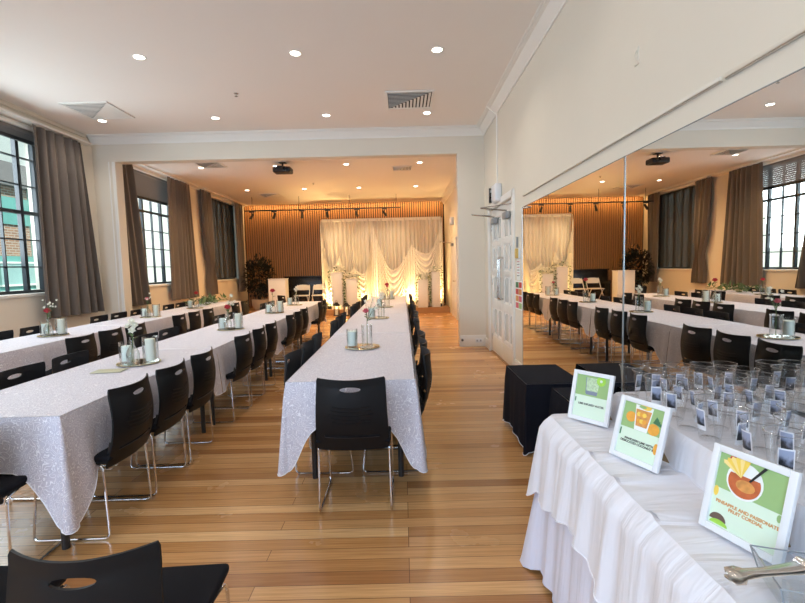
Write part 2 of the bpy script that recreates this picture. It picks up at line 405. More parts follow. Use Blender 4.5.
def round_path(pts, r, n=4):
    """corner-rounded polyline"""
    P = [Vector(p) for p in pts]; out = [P[0]]
    for i in range(1, len(P)-1):
        a = (P[i-1]-P[i]); b = (P[i+1]-P[i]); q = min(r, a.length*0.45, b.length*0.45)
        s = P[i]+a.normalized()*q; e = P[i]+b.normalized()*q
        for k in range(n+1):
            t = k/n; out.append(s*(1-t)**2 + P[i]*2*t*(1-t) + e*t*t)
    out.append(P[-1]); return out

# ------------------------------------------------------------------ room shell
XL, XR = -5.25, 1.45
YB, YH, YE = -3.0, 7.87, 15.25
ZC, ZC2 = 3.76, 3.60
TH = 0.30
def struct(name, mb, label, cat, smooth=30):
    o = mb.build(name, smooth=smooth); return tag(o, label, cat, kind='structure')
b = MB(); b.span((XL-TH, YB-TH, -0.12), (XR+TH, YE+TH, 0), M['floor']); struct('floor', b, 'polished honey coloured timber floorboards running across the hall', 'floor', 0)
b = MB(); b.span((XL-TH, YB-TH, ZC), (XR+TH, YH+0.1, ZC+0.25), M['ceiling']); struct('ceiling_front', b, 'plain pale ceiling over the near half of the hall', 'ceiling', 0)
b = MB(); b.span((XL-TH, YH+0.1, ZC2), (XR+TH, YE+TH, ZC+0.25), M['ceiling']); struct('ceiling_rear', b, 'lower pale ceiling over the far half beyond the opening', 'ceiling', 0)
WIN = [(4.55, 6.82), (8.80, 10.98), (12.30, 14.52)]; WZ0, WZ1 = 1.17, 3.50
b = MB()
ys = [YB-TH]+[y for w in WIN for y in w]+[YE+TH]
for i in range(0, len(ys), 2): b.span((XL-TH, ys[i], 0), (XL, ys[i+1], ZC), M['wall'])
for w in WIN:
    b.span((XL-TH, w[0], 0), (XL, w[1], WZ0), M['wall']); b.span((XL-TH, w[0], WZ1), (XL, w[1], ZC), M['wall'])
struct('wall_left', b, 'cream plaster wall with three tall windows', 'wall', 0)
# right wall with a door recess
DY0, DY1, DZ = 5.88, 7.42, 2.30
b = MB()
b.span((XR, YB-TH, 0), (XR+TH, DY0, ZC), M['wall']); b.span((XR, DY1, 0), (XR+TH, YE+TH, ZC), M['wall'])
b.span((XR, DY0, DZ), (XR+TH, DY1, ZC), M['wall']); b.span((XR+0.16, DY0, 0), (XR+TH, DY1, DZ), M['wall'])
struct('wall_right', b, 'cream plaster wall carrying the mirrors and the double doors', 'wall', 0)
b = MB(); b.span((XL-TH, YE, 0), (XR+TH, YE+TH, ZC), M['panelblack']); struct('wall_back', b, 'dark wall behind the timber battens', 'wall', 0)
b = MB()
for x0, x1 in ((XL-TH, -4.8), (-2.4, -1.8), (0.6, XR+TH)): b.span((x0, YB-TH, 0), (x1, YB, ZC), M['wall'])
for x0, x1 in ((-4.8, -2.4), (-1.8, 0.6)):
    b.span((x0, YB-TH, 0), (x1, YB, 1.0), M['wall']); b.span((x0, YB-TH, 3.4), (x1, YB, ZC), M['wall'])
struct('wall_front', b, 'cream wall with two windows behind the viewpoint', 'wall', 0)
# opening between the halves: header beam and the two piers
b = MB(); b.span((XL, YH, 3.34), (XR, YH+0.2, ZC), M['wall']); struct('wall_header', b, 'pale beam spanning the opening between the two halves', 'beam', 0)
b = MB(); b.span((XL, YH, 0), (-4.87, YH+0.2, 3.34), M['wall'])
for x, w in ((-4.90, 0.05), (-4.98, 0.02)): b.span((x-w/2, YH-0.012, 0), (x+w/2, YH+0.002, 3.34), M['trimwhite'], 0.004)
struct('wall_pier_left', b, 'pale pier at the window end of the opening', 'pier', 0)
b = MB(); b.span((0.99, YH, 0), (XR, YH+0.2, 3.34), M['wall']); struct('wall_pier_right', b, 'pale wall return beside the double doors', 'pier', 0)
# cornices
def cornice(name, pts, inward, z, m, label, h=0.13, d=0.15):
    """stepped cornice along a straight run; inward is the horizontal direction out of the wall"""
    prof = [(0, -h), (0.015, -h), (0.02, -h*0.85), (d*0.35, -h*0.55), (d*0.62, -h*0.2), (d*0.85, -h*0.16), (d*0.85, -h*0.08), (d, -h*0.07), (d, 0)]
    mb = MB(); a, c = Vector(pts[0]), Vector(pts[1]); I = Vector(inward); vs = []
    for p in (a, c):
        for u, w in prof: vs.append(p + I*u + Vector((0, 0, z+w)))
    n = len(prof); mb.add(vs, [[i, i+1, n+i+1, n+i] for i in range(n-1)] + [list(range(n)), [n+i for i in range(n)][::-1]], m)
    return struct(name, mb, label, 'cornice', 25)
cornice('trim_1', ((XR, YB, 0), (XR, YH, 0)), (-1, 0, 0), ZC, M['trimwhite'], 'white cornice along the top of the mirror wall')
cornice('trim_2', ((XL, YH, 0), (XR, YH, 0)), (0, -1, 0), ZC, M['trimwhite'], 'white cornice above the opening')
cornice('trim_3', ((XL, YB, 0), (XL, YH-0.15, 0)), (1, 0, 0), ZC, M['wall'], 'plain cornice above the nearest window', h=0.06, d=0.03)
cornice('trim_4', ((XL, YH+0.2, 0), (XL, YE, 0)), (1, 0, 0), ZC2, M['trimwhite'], 'white cornice above the far windows', h=0.06, d=0.22)
cornice('trim_5', ((XR, YH+0.2, 0), (XR, YE, 0)), (-1, 0, 0), ZC2, M['trimwhite'], 'white cornice over the far right wall', h=0.12, d=0.16)
def base(name, a, c, label, h=0.16):
    mb = MB(); mb.span(a, (c[0], c[1], h), M['trimwhite'], 0.004); return struct(name, mb, label, 'skirting', 25)
base('baseboard_right', (XR-0.02, DY1+0.09, 0), (XR, YH, 0), 'short white skirting between the doors and the wall return')
base('baseboard_pier', (0.985, YH-0.02, 0), (XR, YH, 0), 'white skirting along the wall return', 0.2)
base('baseboard_near', (XR-0.02, 5.40, 0), (XR, DY0-0.09, 0), 'white skirting between doors and mirror', 0.2)
base('baseboard_left', (XL, YB, 0), (XL+0.02, YH, 0), 'white skirting below the nearest window')
base('baseboard_rear', (XL, YH+0.2, 0), (XL+0.02, 13.45, 0), 'white skirting below the far windows')
base('baseboard_far', (XR-0.02, YH+0.2, 0), (XR, 11.5, 0), 'white skirting on the far right wall')
b = MB(); b.tube([(XR-0.008, 6.80, 2.62), (XR-0.008, 6.80, ZC-0.12)], 0.011, M['trimwhite']); b.tube(round_path([(XR-0.01, 6.80, ZC-0.13), (XR-0.06, 6.80, ZC-0.10), (XR-0.15, 6.80, ZC-0.02)], 0.03), 0.010, M['trimwhite'])
struct('trim_6', b, 'thin white cable conduit from the exit sign up to the cornice', 'conduit')

# windows
def window(k, y0, y1, cols, rows, label, thick_c, thick_r):
    root = thing('window_%d' % k, label, 'window', (XL-0.17, (y0+y1)/2, WZ0), kind='structure')
    w = y1-y0; h = WZ1-WZ0; fb = MB(); f = 0.055
    for yy in (-w/2+f/2, w/2-f/2): fb.box((0, yy, h/2), (0.07, f, h), M['windowblack'], 0.006)
    for zz in (f/2, h-f/2): fb.box((0, 0, zz), (0.07, w-2*f, f), M['windowblack'], 0.006)
    fb.build('window_frame', root)
    g = MB()
    for c in range(1, cols):
        yy = -w/2 + w*c/cols; g.box((0, yy, h/2), (0.06 if c in thick_c else 0.045, 0.055 if c in thick_c else 0.018, h-2*f), M['windowblack'])
    for r in range(1, rows):
        zz = h*r/rows; g.box((0.002, 0, zz), (0.06 if r in thick_r else 0.045, w-2*f, 0.05 if r in thick_r else 0.018), M['windowblack'])
    g.build('glazing_bars', root)
    p = MB(); p.box((-0.01, 0, h/2), (0.006, w-2*f, h-2*f), M['glass']); p.build('window_pane', root)
    s = MB(); s.box((0.085, 0, -0.012), (0.22, w+0.06, 0.045), M['trimwhite'], 0.008); s.build('window_sill', root)
    a = MB()
    for yy in (-w/2-0.01, w/2+0.01): a.box((0.17, yy, h/2), (0.02, 0.05, h), M['trimwhite'], 0.004)
    a.box((0.17, 0, h+0.02), (0.03, w+0.10, 0.06), M['trimwhite'], 0.004); a.build('window_trim', root)
    return root
window(1, *WIN[0], 7, 6, 'nearest tall black steel window, teal building outside', (1, 3, 6), (3,))
window(2, *WIN[1], 6, 6, 'middle tall black steel window, bright wall outside', (2, 4), (4,))
window(3, *WIN[2], 6, 6, 'farthest tall window, covered by a dark sheer', (2, 4), (4,))
# blinds
def blind(y0, y1, z0, label, slats, pitch=0.043):
    r = thing('venetian_blind', label, 'blind', (XL-0.07, (y0+y1)/2, WZ1), group='window blinds')
    b = MB(); b.box((0, 0, -0.025), (0.05, y1-y0, 0.05), M['blind'], 0.005); b.build('head_rail', r)
    b = MB(); R = Matrix.Rotation(math.radians(-58), 3, 'Y')
    z = -0.06
    while z > z0-WZ1+0.05: b.box((0, 0, z), (0.042, y1-y0, 0.003), M['blind'], rot=R); z -= pitch
    b.build('slats', r)
    b = MB(); b.box((0, 0, z0-WZ1+0.02), (0.04, y1-y0, 0.05), M['windowblack'], 0.005); b.build('bottom_rail', r)
blind(WIN[0][0]+0.02, WIN[0][1]-0.02, 3.32, 'dark blind drawn almost fully up in the nearest window', 4, 0.016)
blind(WIN[1][0]+0.02, WIN[1][1]-0.02, 2.95, 'grey slatted blind lowered a quarter down the middle window', 14)

# curtains
def curtain(label, y0t, y1t, y0b, y1b, n=5, z0=0.80, z1=3.55, amp=0.062, pinch=None):
    y0t, y1t, y0b, y1b = [q*0.978 for q in (y0t, y1t, y0b, y1b)]
    b = MB(); xb = XL+0.105; ph = random.random()*6
    k = n*10+1
    def fn(u, v):
        z = z1+(z0-z1)*v
        a = y0t+(y0b-y0t)*v; c = y1t+(y1b-y1t)*v
        if pinch:
            q = math.exp(-((v-pinch)/0.10)**2)*0.45; mid = (a+c)/2; a += (mid-a)*q; c += (mid-c)*q
        A = amp*(0.75+0.45*v)
        wob = 1.1*math.sin(u*4.3+ph+v*0.8)+0.6*math.sin(u*9.1+2*ph)
        x = xb + A*(0.75+0.3*math.sin(u*7+ph))*math.sin(u*n*2*PI+wob+0.5*v) + 0.006*math.sin(u*n*4*PI+ph)
        y = a+(c-a)*u + 0.014*math.cos(u*n*2*PI+ph)
        if v < 0.04: x = xb+(x-xb)*0.6
        return (x, y, z)
    b.grid(k, 22, fn, M['curtain'])
    return tag(b.build('curtain', smooth=80), label, 'curtain', 'grey brown curtains')
curtain('grey brown curtain on the far side of the nearest window', 6.62, 7.60, 6.55, 7.80, 6)
curtain('grey brown curtain just beyond the pale pier, near side of middle window', 8.25, 9.05, 8.35, 9.42, 5)
curtain('grey brown curtain on the far side of the middle window', 10.38, 11.42, 10.25, 11.62, 6)
curtain('tied in grey brown curtain on the near side of the sheer covered window', 12.00, 12.75, 12.20, 12.85, 4, pinch=0.72)
curtain('grey brown curtain in the far corner beside the timber battens', 14.45, 15.12, 14.55, 14.98, 4, z0=0.76)
b = MB(); b.grid(91, 8, lambda u, v: (XL-0.06+0.02*math.sin(u*18*PI), 12.38+2.06*u, 3.48-2.26*v), M['sheerdark'])
tag(b.build('sheer_curtain', smooth=80), 'dark sheer hanging across the whole of the farthest window', 'curtain')
for k, (y0, y1) in enumerate(((3.6, 7.66), (8.12, 11.6), (11.9, 15.2))):
    r = thing('curtain_track', 'white curtain track above the %s window' % ('nearest', 'middle', 'farthest')[k], 'curtain track', (XL, (y0+y1)/2, 3.56), group='curtain tracks')
    b = MB(); b.box((0.08, 0, 0.02), (0.16, y1-y0, 0.03), M['trimwhite'], 0.004); b.build('track_rail', r)

# ------------------------------------------------------------------ doors on the right
d1 = thing('door_1', 'white panelled double doors beside the mirror', 'double doors', (XR, (DY0+DY1)/2, 0), kind='structure')
b = MB(); hw = (DY1-DY0)/2
for s in (-1, 1): b.box((-0.012, s*(hw+0.04), DZ/2+0.03), (0.03, 0.085, DZ+0.06), M['trimwhite'], 0.006)
b.box((-0.012, 0, DZ+0.045), (0.03, 2*hw+0.16, 0.09), M['trimwhite'], 0.006); b.build('door_frame', d1)
def door_leaf(root, yc, w, h, hinge):
    x = 0.06
    lf = MB(); st = 0.085
    cols = 2; rows = 4; rz = [(0.30, 0.74), (0.86, 1.26), (1.34, 1.72), (1.80, 2.14)]
    pw = (w-st*2-0.05)/2
    lf.box((x, yc, h/2), (0.03, w, h), M['doorwhite'])
    # raised stiles and rails leave sunken panes
    for s in (-1, 1): lf.box((x-0.022, yc+s*(w/2-st/2), h/2), (0.02, st, h), M['doorwhite'], 0.004)
    lf.box((x-0.022, yc, h/2), (0.02, 0.05, h), M['doorwhite'], 0.004)
    zs = [0]+[z for r in rz for z in r]+[h]
    for i in range(0, len(zs), 2): lf.box((x-0.0215, yc, (zs[i]+zs[i+1])/2), (0.019, w-2*st+0.01, zs[i+1]-zs[i]), M['doorwhite'], 0.004)
    leaf = lf.build('door_leaf', root)
    for r in rz:
        for s in (-1, 1):
            p = MB(); cy = yc+s*(0.025+pw/2); cz = (r[0]+r[1])/2; hh = r[1]-r[0]
            top = [(x-0.017, cy-pw/2+0.022, r[0]+0.03), (x-0.017, cy+pw/2-0.022, r[0]+0.03), (x-0.017, cy+pw/2-0.022, r[1]-0.07)]
            top += [(x-0.017, cy+(pw/2-0.022)*math.cos(t*PI/8), r[1]-0.07+0.05*math.sin(t*PI/8)) for t in range(1, 8)]
            top += [(x-0.017, cy-pw/2+0.022, r[1]-0.07)]
            p.poly(top, M['doorglass'], 0.004, (-1, 0, 0)); p.build('glazed_panel', leaf, smooth=0)
    k = MB(); k.box((x-0.034, yc, 0.15), (0.004, w-0.03, 0.22), M['lace'], 0.001); k.build('kick_plate', leaf)
    hd = MB(); hy = yc-hinge*(w/2-0.05)
    hd.tube(round_path([(x-0.03, hy, 0.92), (x-0.09, hy, 0.92), (x-0.09, hy, 1.52), (x-0.03, hy, 1.52)], 0.03), 0.016, M['steel'], 10); hd.build('pull_handle', leaf)
    hg = MB()
    for z in (0.25, 1.15, 2.02): hg.box((x-0.032, yc+hinge*(w/2-0.012), z), (0.012, 0.024, 0.10), M['steel'], 0.002)
    hg.build('hinge', leaf)
    cl = MB(); cy = yc+hinge*0.02
    cl.box((x-0.065, cy, 2.10), (0.07, 0.24, 0.10), M['greyplastic'], 0.02)
    cl.tube([(x-0.07, cy-0.05, 2.16), (x-0.42, cy-0.02, 2.205)], 0.012, M['steel'])
    cl.tube([(x-0.42, cy-0.02, 2.205), (x-0.06, cy+0.30*hinge, 2.22)], 0.007, M['steel'])
    cl.build('door_closer', leaf)
door_leaf(d1, -hw/2, hw-0.006, DZ-0.005, -1)
door_leaf(d1, hw/2, hw-0.006, DZ-0.005, 1)
b = MB(); b.box((0.05, 0, 0.006), (0.10, 2*hw, 0.012), M['stagewood']); b.build('threshold', d1)
d2 = thing('door_2', 'white door in the far right wall by the stage', 'door', (XR, 12.35, 0), kind='structure')
b = MB()
for s in (-1, 1): b.box((-0.02, s*0.50, 1.05), (0.04, 0.09, 2.18), M['trimwhite'], 0.006)
b.box((-0.02, 0, 2.14), (0.04, 1.09, 0.09), M['trimwhite'], 0.006); b.build('door_frame', d2)
b = MB(); b.box((-0.02, 0, 1.05), (0.036, 0.90, 2.09), M['doorwhite'], 0.004)
for z0, z1 in ((0.2, 0.9), (1.05, 1.95)):
    for s in (-1, 1): b.box((-0.04, s*0.2, (z0+z1)/2), (0.008, 0.28, z1-z0), M['doorwhite'], 0.003)
lf = b.build('door_leaf', d2)
b = MB(); b.box((-0.07, 0.1, 2.0), (0.07, 0.24, 0.08), M['greyplastic'], 0.015); b.tube([(-0.07, 0.1, 2.05), (-0.40, 0.15, 2.09)], 0.012, M['steel']); b.build('door_closer', lf)
b = MB(); b.tube(round_path([(-0.03, -0.36, 1.02), (-0.09, -0.36, 1.02), (-0.09, -0.24, 1.02)], 0.02), 0.012, M['steel']); b.build('handle', lf)

# ------------------------------------------------------------------ mirrors
def mirror(y0, y1, label):
    r = thing('wall_mirror', label, 'mirror', (XR, (y0+y1)/2, 0.06), group='wall mirror panels')
    b = MB(); b.box((-0.008, 0, 1.02), (0.012, y1-y0-0.012, 2.028), M['mirror']); b.build('mirror_glass', r, smooth=0)
    b = MB(); t = 0.0035
    for s in (-1, 1): b.box((-0.009, s*((y1-y0)/2-t/2), 1.02), (0.016, t, 2.04), M['mirroredge'])
    b.box((-0.009, 0, 2.037), (0.016, y1-y0-2*t, t), M['mirroredge']); b.box((-0.009, 0, 0.003), (0.016, y1-y0-2*t, t), M['mirroredge']); b.build('edge_trim', r, smooth=0)
mirror(2.926, 5.385, 'tall frameless wall mirror panel next to the double doors')
mirror(0.466, 2.922, 'tall frameless wall mirror panel behind the clear cups')
for k, (y0, y1) in enumerate(((2.075, 5.345), (0.40, 2.045))):
    b = MB(); b.span((XR-0.018, y0, 2.222), (XR, y1, 2.242), M['wall'], 0.003); b.span((XR-0.012, y0, 2.216), (XR, y1, 2.222), M['steel'])
    tag(b.build('hanging_rail'), ('long thin metal rail on the wall above the mirror by the doors', 'thin metal rail on the wall above the nearest mirror')[k], 'rail', 'picture hanging rails')

# exit sign, wall controls, posters
r = thing('exit_sign', 'white emergency sign box on the wall above the double doors', 'sign', (XR, 6.66, 2.335))
b = MB(); b.box((-0.05, 0, 0.13), (0.10, 0.30, 0.26), M['whiteplastic'], 0.03, seg=3); b.build('housing', r)
b = MB(); b.box((-0.075, 0.157, 0.12), (0.11, 0.014, 0.22), M['greyplastic'], 0.004)
for zz in (0.06, 0.12, 0.18): b.box((-0.10, 0.149, zz), (0.03, 0.004, 0.035), M['whiteplastic']); b.build('sign_blade', r)
r = thing('emergency_box', 'small white box on the far right wall above the door', 'box', (XR, 12.6, 2.55))
b = MB(); b.box((-0.05, 0, 0.11), (0.10, 0.22, 0.22), M['whiteplastic'], 0.02); b.build('housing', r)
r = thing('wall_control', 'small cream and yellow control box on the wall between doors and mirror', 'wall switch', (XR, 5.62, 1.51))
b = MB(); b.box((-0.012, 0, 0.05), (0.024, 0.20, 0.13), M['whiteplastic'], 0.006); b.build('back_plate', r)
b = MB(); b.box((-0.035, -0.045, 0.05), (0.03, 0.075, 0.12), M['yellowplastic'], 0.006); b.build('cover', r)
b = MB(); b.box((-0.012, 0.02, 0.19), (0.02, 0.03, 0.13), M['greyplastic'], 0.003); b.build('cable_duct', r)
b = MB(); b.box((-0.002, 0, 0), (0.004, 0.16, 0.26), M['printwhite'])
for i in range(6): b.box((-0.005, 0.0, 0.10-i*0.035), (0.002, 0.11, 0.008), M['inkblack'] if i % 2 else M['printred'])
tag(b.build('notice_sheet', loc=(XR, 5.62, 1.36)), 'white printed notice below the yellow control box', 'notice')
b = MB(); b.box((-0.002, 0, 0), (0.004, 0.34, 0.36), M['printwhite']); pc = ['printred', 'cardgreen', 'printgrey', 'inkorange', 'yellow', 'printdarkgreen', 'pink', 'printgrey']
for i in range(2):
    for j in range(4): b.box((-0.005, -0.075+i*0.15, 0.13-j*0.086), (0.002, 0.13, 0.07), M[pc[(i*5+j*3) % 8]])
tag(b.build('colour_chart_poster', loc=(XR, 5.60, 1.04)), 'poster with a grid of coloured squares beside the mirror', 'poster')
r = thing('power_outlet', 'white double power outlet on the skirting of the wall return', 'outlet', (1.32, YH-0.02, 0.075))
b = MB(); b.box((0, -0.006, 0.03), (0.12, 0.012, 0.07), M['whiteplastic'], 0.003); b.build('plate', r)
for s in (-1, 1):
    b = MB(); b.box((s*0.03, -0.013, 0.03), (0.025, 0.003, 0.03), M['greyplastic']); b.build('socket', r)
b = MB(); b.lathe([(0.02, 0), (0.02, 0.03), (0.012, 0.035), (0.012, 0.06)], M['blackmetal'], 12, close_top=True, R=Matrix.Rotation(PI/2, 3, 'X'))
tag(b.build('door_stop', loc=(1.03, YH-0.02, 0.12)), 'small black door stop low on the wall return', 'door stop')
b = MB(); b.box((0, 0, 0), (0.010, 0.05, 0.10), M['wall'], 0.003); b.tube([(-0.008, -0.015, -0.03), (-0.02, -0.015, 0), (-0.008, -0.015, 0.03)], 0.004, M['wall'])
tag(b.build('wall_hook', loc=(XR-0.004, 2.82, 2.66)), 'faint small hook high on the wall above the mirror', 'hook')

# ------------------------------------------------------------------ ceiling fittings
def downlight(x, y, z, label, group, energy, color, spot=2.5, lens='lampwarm'):
    r = thing('downlight', label, 'downlight', (x, y, z), group=group)
    b = MB(); b.lathe([(0.052, 0.0), (0.062, -0.006), (0.072, -0.004), (0.074, 0.0)], M['trimwhite'], 24); b.build('trim_ring', r)
    b = MB(); b.lathe([(0.0005, -0.003), (0.052, -0.002)], M[lens], 24); b.build('lamp_lens', r, smooth=0)
    light('downlight_lamp', 'SPOT', (0, 0, -0.02), energy, color, direction=(0, 0, -1), spot=spot, blend=0.8, parent=r, soft=0.06)
XS = (-4.52, -2.79, -1.10, 0.435)
xn = ('by the windows', 'left of centre', 'right of centre', 'by the mirror wall')
for j, y in enumerate((1.05, 3.05, 5.06, 7.06)):
    rn = ('overhead row', 'third row from the opening', 'second row from the opening', 'row nearest the opening')[j]
    for i, x in enumerate(XS):
        if y > 4 or (y < 4):
            downlight(x, y, ZC, 'round lit downlight in the near ceiling, %s, %s' % (rn, xn[i]), 'near ceiling downlights', 13 if y < 4 else 28, (1.0, 0.89, 0.76))
for j, y in enumerate((9.62, 12.4)):
    for i, x in enumerate((-4.15, -2.6, -1.12, 0.42)):
        downlight(x, y, ZC2, 'round lit downlight in the far ceiling, %s row, %s' % (('first', 'second')[j], xn[i]), 'far ceiling downlights', 100, (1.0, 0.64, 0.30))
def vent(x, y, z, s, label, flip):
    r = thing('ceiling_vent', label, 'vent', (x, y, z), group='ceiling air vents')
    b = MB(); h = s/2
    for a in (-1, 1): b.box((a*(h-0.015), 0, -0.008), (0.03, s, 0.016), M['trimwhite'], 0.003)
    for a in (-1, 1): b.box((0, a*(h-0.015), -0.008), (s-0.06, 0.03, 0.016), M['trimwhite'], 0.003)
    b.build('frame', r)
    b = MB(); b.box((0, 0, -0.001), (s-0.05, s-0.05, 0.002), M['ventdark']); b.build('duct_back', r)
    n = 12; q = s-0.07; A = MB(); B = MB()
    for i in range(n):
        t = -q/2+q*(i+0.5)/n; L = q/2-t; L2 = t+q/2; p = q/n
        A.box((-q/2+L/2, t, -0.012), (L, p*(0.8 if flip else 0.22), 0.003), M['trimwhite'], rot=Matrix.Rotation(math.radians(7 if flip else 62), 3, 'X'))
        B.box((t, q/2-L2/2, -0.010), (p*(0.995 if flip else 0.62), L2, 0.003), M['trimwhite'], rot=Matrix.Rotation(math.radians(2 if flip else 8), 3, 'Y'))
    A.build('louvres', r, smooth=0); B.build('louvres', r, smooth=0)
vent(-4.28, 6.62, ZC, 0.66, 'square white air vent in the near ceiling by the windows', True)
vent(0.16, 6.50, ZC, 0.66, 'square dark slatted air vent in the near ceiling by the mirror wall', False)
vent(-3.85, 9.35, ZC2, 0.5, 'square air vent in the far ceiling just beyond the opening', False)
vent(-3.75, 13.3, ZC2, 0.6, 'square air vent in the far ceiling close to the timber wall', True)
vent(0.05, 10.1, ZC2, 0.45, 'square air vent in the far ceiling on the right', False)
for k, (x, y, z) in enumerate(((-2.13, 6.12, ZC), (-2.2, 11.6, ZC2))):
    r = thing('fire_sprinkler', 'tiny sprinkler head on the %s ceiling' % ('near', 'far')[k], 'sprinkler', (x, y, z), group='sprinkler heads')
    b = MB(); b.lathe([(0.03, 0), (0.03, -0.006), (0.008, -0.01), (0.008, -0.035), (0.022, -0.037), (0.022, -0.04)], M['steel'], 12); b.build('head', r)
r = thing('projector', 'black projector hanging below the far ceiling just past the opening', 'projector', (-2.38, 9.35, ZC2))
b = MB(); b.tube([(0, 0, 0), (0, 0, -0.10)], 0.02, M['projector']); b.box((0, 0, -0.005), (0.14, 0.14, 0.01), M['projector'], 0.003); b.tube([(-0.08, 0, -0.09), (0.08, 0, -0.09)], 0.01, M['projector']); b.build('mount', r)
b = MB(); b.box((0, 0, -0.155), (0.36, 0.28, 0.11), M['projector'], 0.025, seg=3); b.box((-0.05, 0.0, -0.09), (0.12, 0.2, 0.03), M['projector'], 0.01); b.build('body', r)
b = MB(); b.lathe([(0.045, 0), (0.045, 0.04), (0.036, 0.042), (0.03, 0.02)], M['blackgloss'], 16, c=(0.08, -0.14, -0.155), R=Matrix.Rotation(PI/2, 3, 'X')); b.build('lens', r)

# ------------------------------------------------------------------ far end: batten wall, stage, track light
b = MB()
n = 88
for i in range(n):
    x = XL+0.03+(XR-XL-0.06)*(i+0.5)/n
    b.box((x, YE-0.03, 1.80), (0.044, 0.055, 3.58), M['timber'])
tag(b.build('trim_7', smooth=0), 'wall of slim vertical timber battens behind the stage', 'batten panel', kind='structure')
b = MB(); b.span((XL+0.02, 13.70, 0.0), (XR-0.02, YE-0.06, 0.17), M['stagewood'], 0.006)
tag(b.build('stage', smooth=0), 'low timber stage platform under the white backdrop', 'stage', kind='structure')
light('batten_wash_lamp', 'AREA', (-1.9, 14.98, 3.56), 45, (1.0, 0.58, 0.22), direction=(0, 0.35, -1), size=6.4, size_y=0.06)
tl = thing('track_light', 'black ceiling track with six spotlights in front of the timber battens', 'track light', (-2.33, 13.6, 3.20))
b = MB(); b.box((0, 0, 0), (4.68, 0.035, 0.035), M['blackmetal'], 0.004)
for x in (-2.1, -0.7, 0.8, 2.2): b.tube([(x, 0, 0.0), (x, 0, ZC2-3.20)], 0.006, M['blackmetal'])
b.build('track', tl)
for i, x in enumerate((-2.12, -1.45, -0.62, 0.14, 1.01, 1.84)):
    b = MB(); b.box((x, 0, -0.035), (0.16, 0.03, 0.035), M['blackmetal'], 0.004); b.tube([(x, 0, -0.05), (x, 0, -0.10)], 0.008, M['blackmetal'])
    R = Matrix.Rotation(math.radians(155), 3, 'X') @ Matrix.Rotation(math.radians(10*(i-2)), 3, 'Y')
    b.lathe([(0.0005, -0.09), (0.030, -0.09), (0.036, -0.06), (0.040, 0.09), (0.034, 0.09), (0.030, 0.04)], M['blackmetal'], 14, c=(x, 0, -0.16), R=R); b.build('spotlight', tl)
    if i > 1: light('track_lamp', 'SPOT', (x, 0.05, -0.22), 14, (1.0, 0.80, 0.52), direction=(0.35, 0.75, -1), spot=1.5, blend=0.9, parent=tl, soft=0.03)

# white draped backdrop
def px(X, Y, yw):   # picture measurement turned into a place on the backdrop plane
    ix, iy = 310+X/5.027, 200+Y/5.027
    hz = 266.85+0.0242*(402-ix)
    return ((ix-402.2)*yw/450.0, 1.43+(hz-iy)*yw/450.0)
bd = thing('draped_backdrop', 'large white draped fabric backdrop standing on the stage', 'backdrop', (-0.63, 14.35, 0.17))
bx0, bx1, bz = -2.52+0.63, 1.26+0.63, 2.80
b = MB()
for x in (bx0+0.02, 0, bx1-0.02): b.tube([(x, 0.12, 0), (x, 0.12, bz)], 0.02, M['steel']); b.box((x, 0.12, 0.006), (0.4, 0.4, 0.012), M['steel'])
b.tube([(bx0, 0.12, bz-0.02), (bx1, 0.12, bz-0.02)], 0.02, M['steel']); b.build('stand', bd)
def bc(u, v):
    A = 0.034
    return (bx0+(bx1-bx0)*u+0.008*math.sin(u*150), 0.06+A*math.sin(u*2*PI*30+1.6*math.sin(u*23))+0.012*math.sin(u*61), bz-(bz-0.01)*v)
b = MB(); b.grid(461, 10, bc, M['sheer']); b.box(((bx0+bx1)/2, 0.06, bz-0.03), (bx1-bx0, 0.05, 0.09), M['drape'], 0.01); b.build('voile_curtain', bd, smooth=80)
peaks = [px(*p, 14.25) for p in ((58, 105), (150, 280), (220, 340), (322, 130), (512, 225), (668, 98))]
sags = [0.55, 0.28, 0.28, 0.62, 0.42]
sagk = [px(110, 350, 14.25)[1], px(186, 372, 14.25)[1], px(262, 372, 14.25)[1], px(425, 352, 14.25)[1], px(562, 272, 14.25)[1]]
for i in range(5):
    (xa, za), (xb, zb) = peaks[i], peaks[i+1]
    b = MB()
    zm = sagk[i]
    deep = [0.10, 0.10, 0.16, 0.20, 0.22][i]
    def contour(u, zm=zm, za=za, zb=zb):
        # low point at zm between the two hung corners
        t = math.sin(PI*u)
        lin = za+(zb-za)*u
        base_ = zm
        w = (abs(2*u-1))**1.7
        side = za if u < 0.5 else zb
        return base_+(side-base_)*w
    def sw(u, v, xa=xa, xb=xb, i=i, deep=deep):
        zt = contour(u); z = zt+(0.175-zt)*v
        d = zt-z; wv = math.sin(PI*u)**0.8
        fold = 0.045*wv*math.sin(2*PI*d/(0.045+deep*0.6*wv+0.02*d)+1.0)*min(1, d*6+0.2)
        bulge = 0.10*wv*min(1.0, d*1.2)
        vert = 0.030*(1-wv)*math.sin(u*2*PI*13)+0.010*math.sin(u*2*PI*9+i)*v
        return (xa+(xb-xa)*u+0.63, -0.03-bulge-fold-vert, z-0.17)
    b.grid(81, 70, sw, M['drape']); b.build('swag', bd, smooth=80)
b = MB()
for (x0, x1) in ((bx0, peaks[0][0]+0.63), (peaks[5][0]+0.63, bx1)):
    b.grid(13, 6, lambda u, v, x0=x0, x1=x1: (x0-0.02+(x1-x0+0.06)*u, -0.02+0.02*math.sin(u*4*PI), bz-0.02-(bz-0.03)*v), M['drape'])
b.build('side_tail', bd, smooth=80)
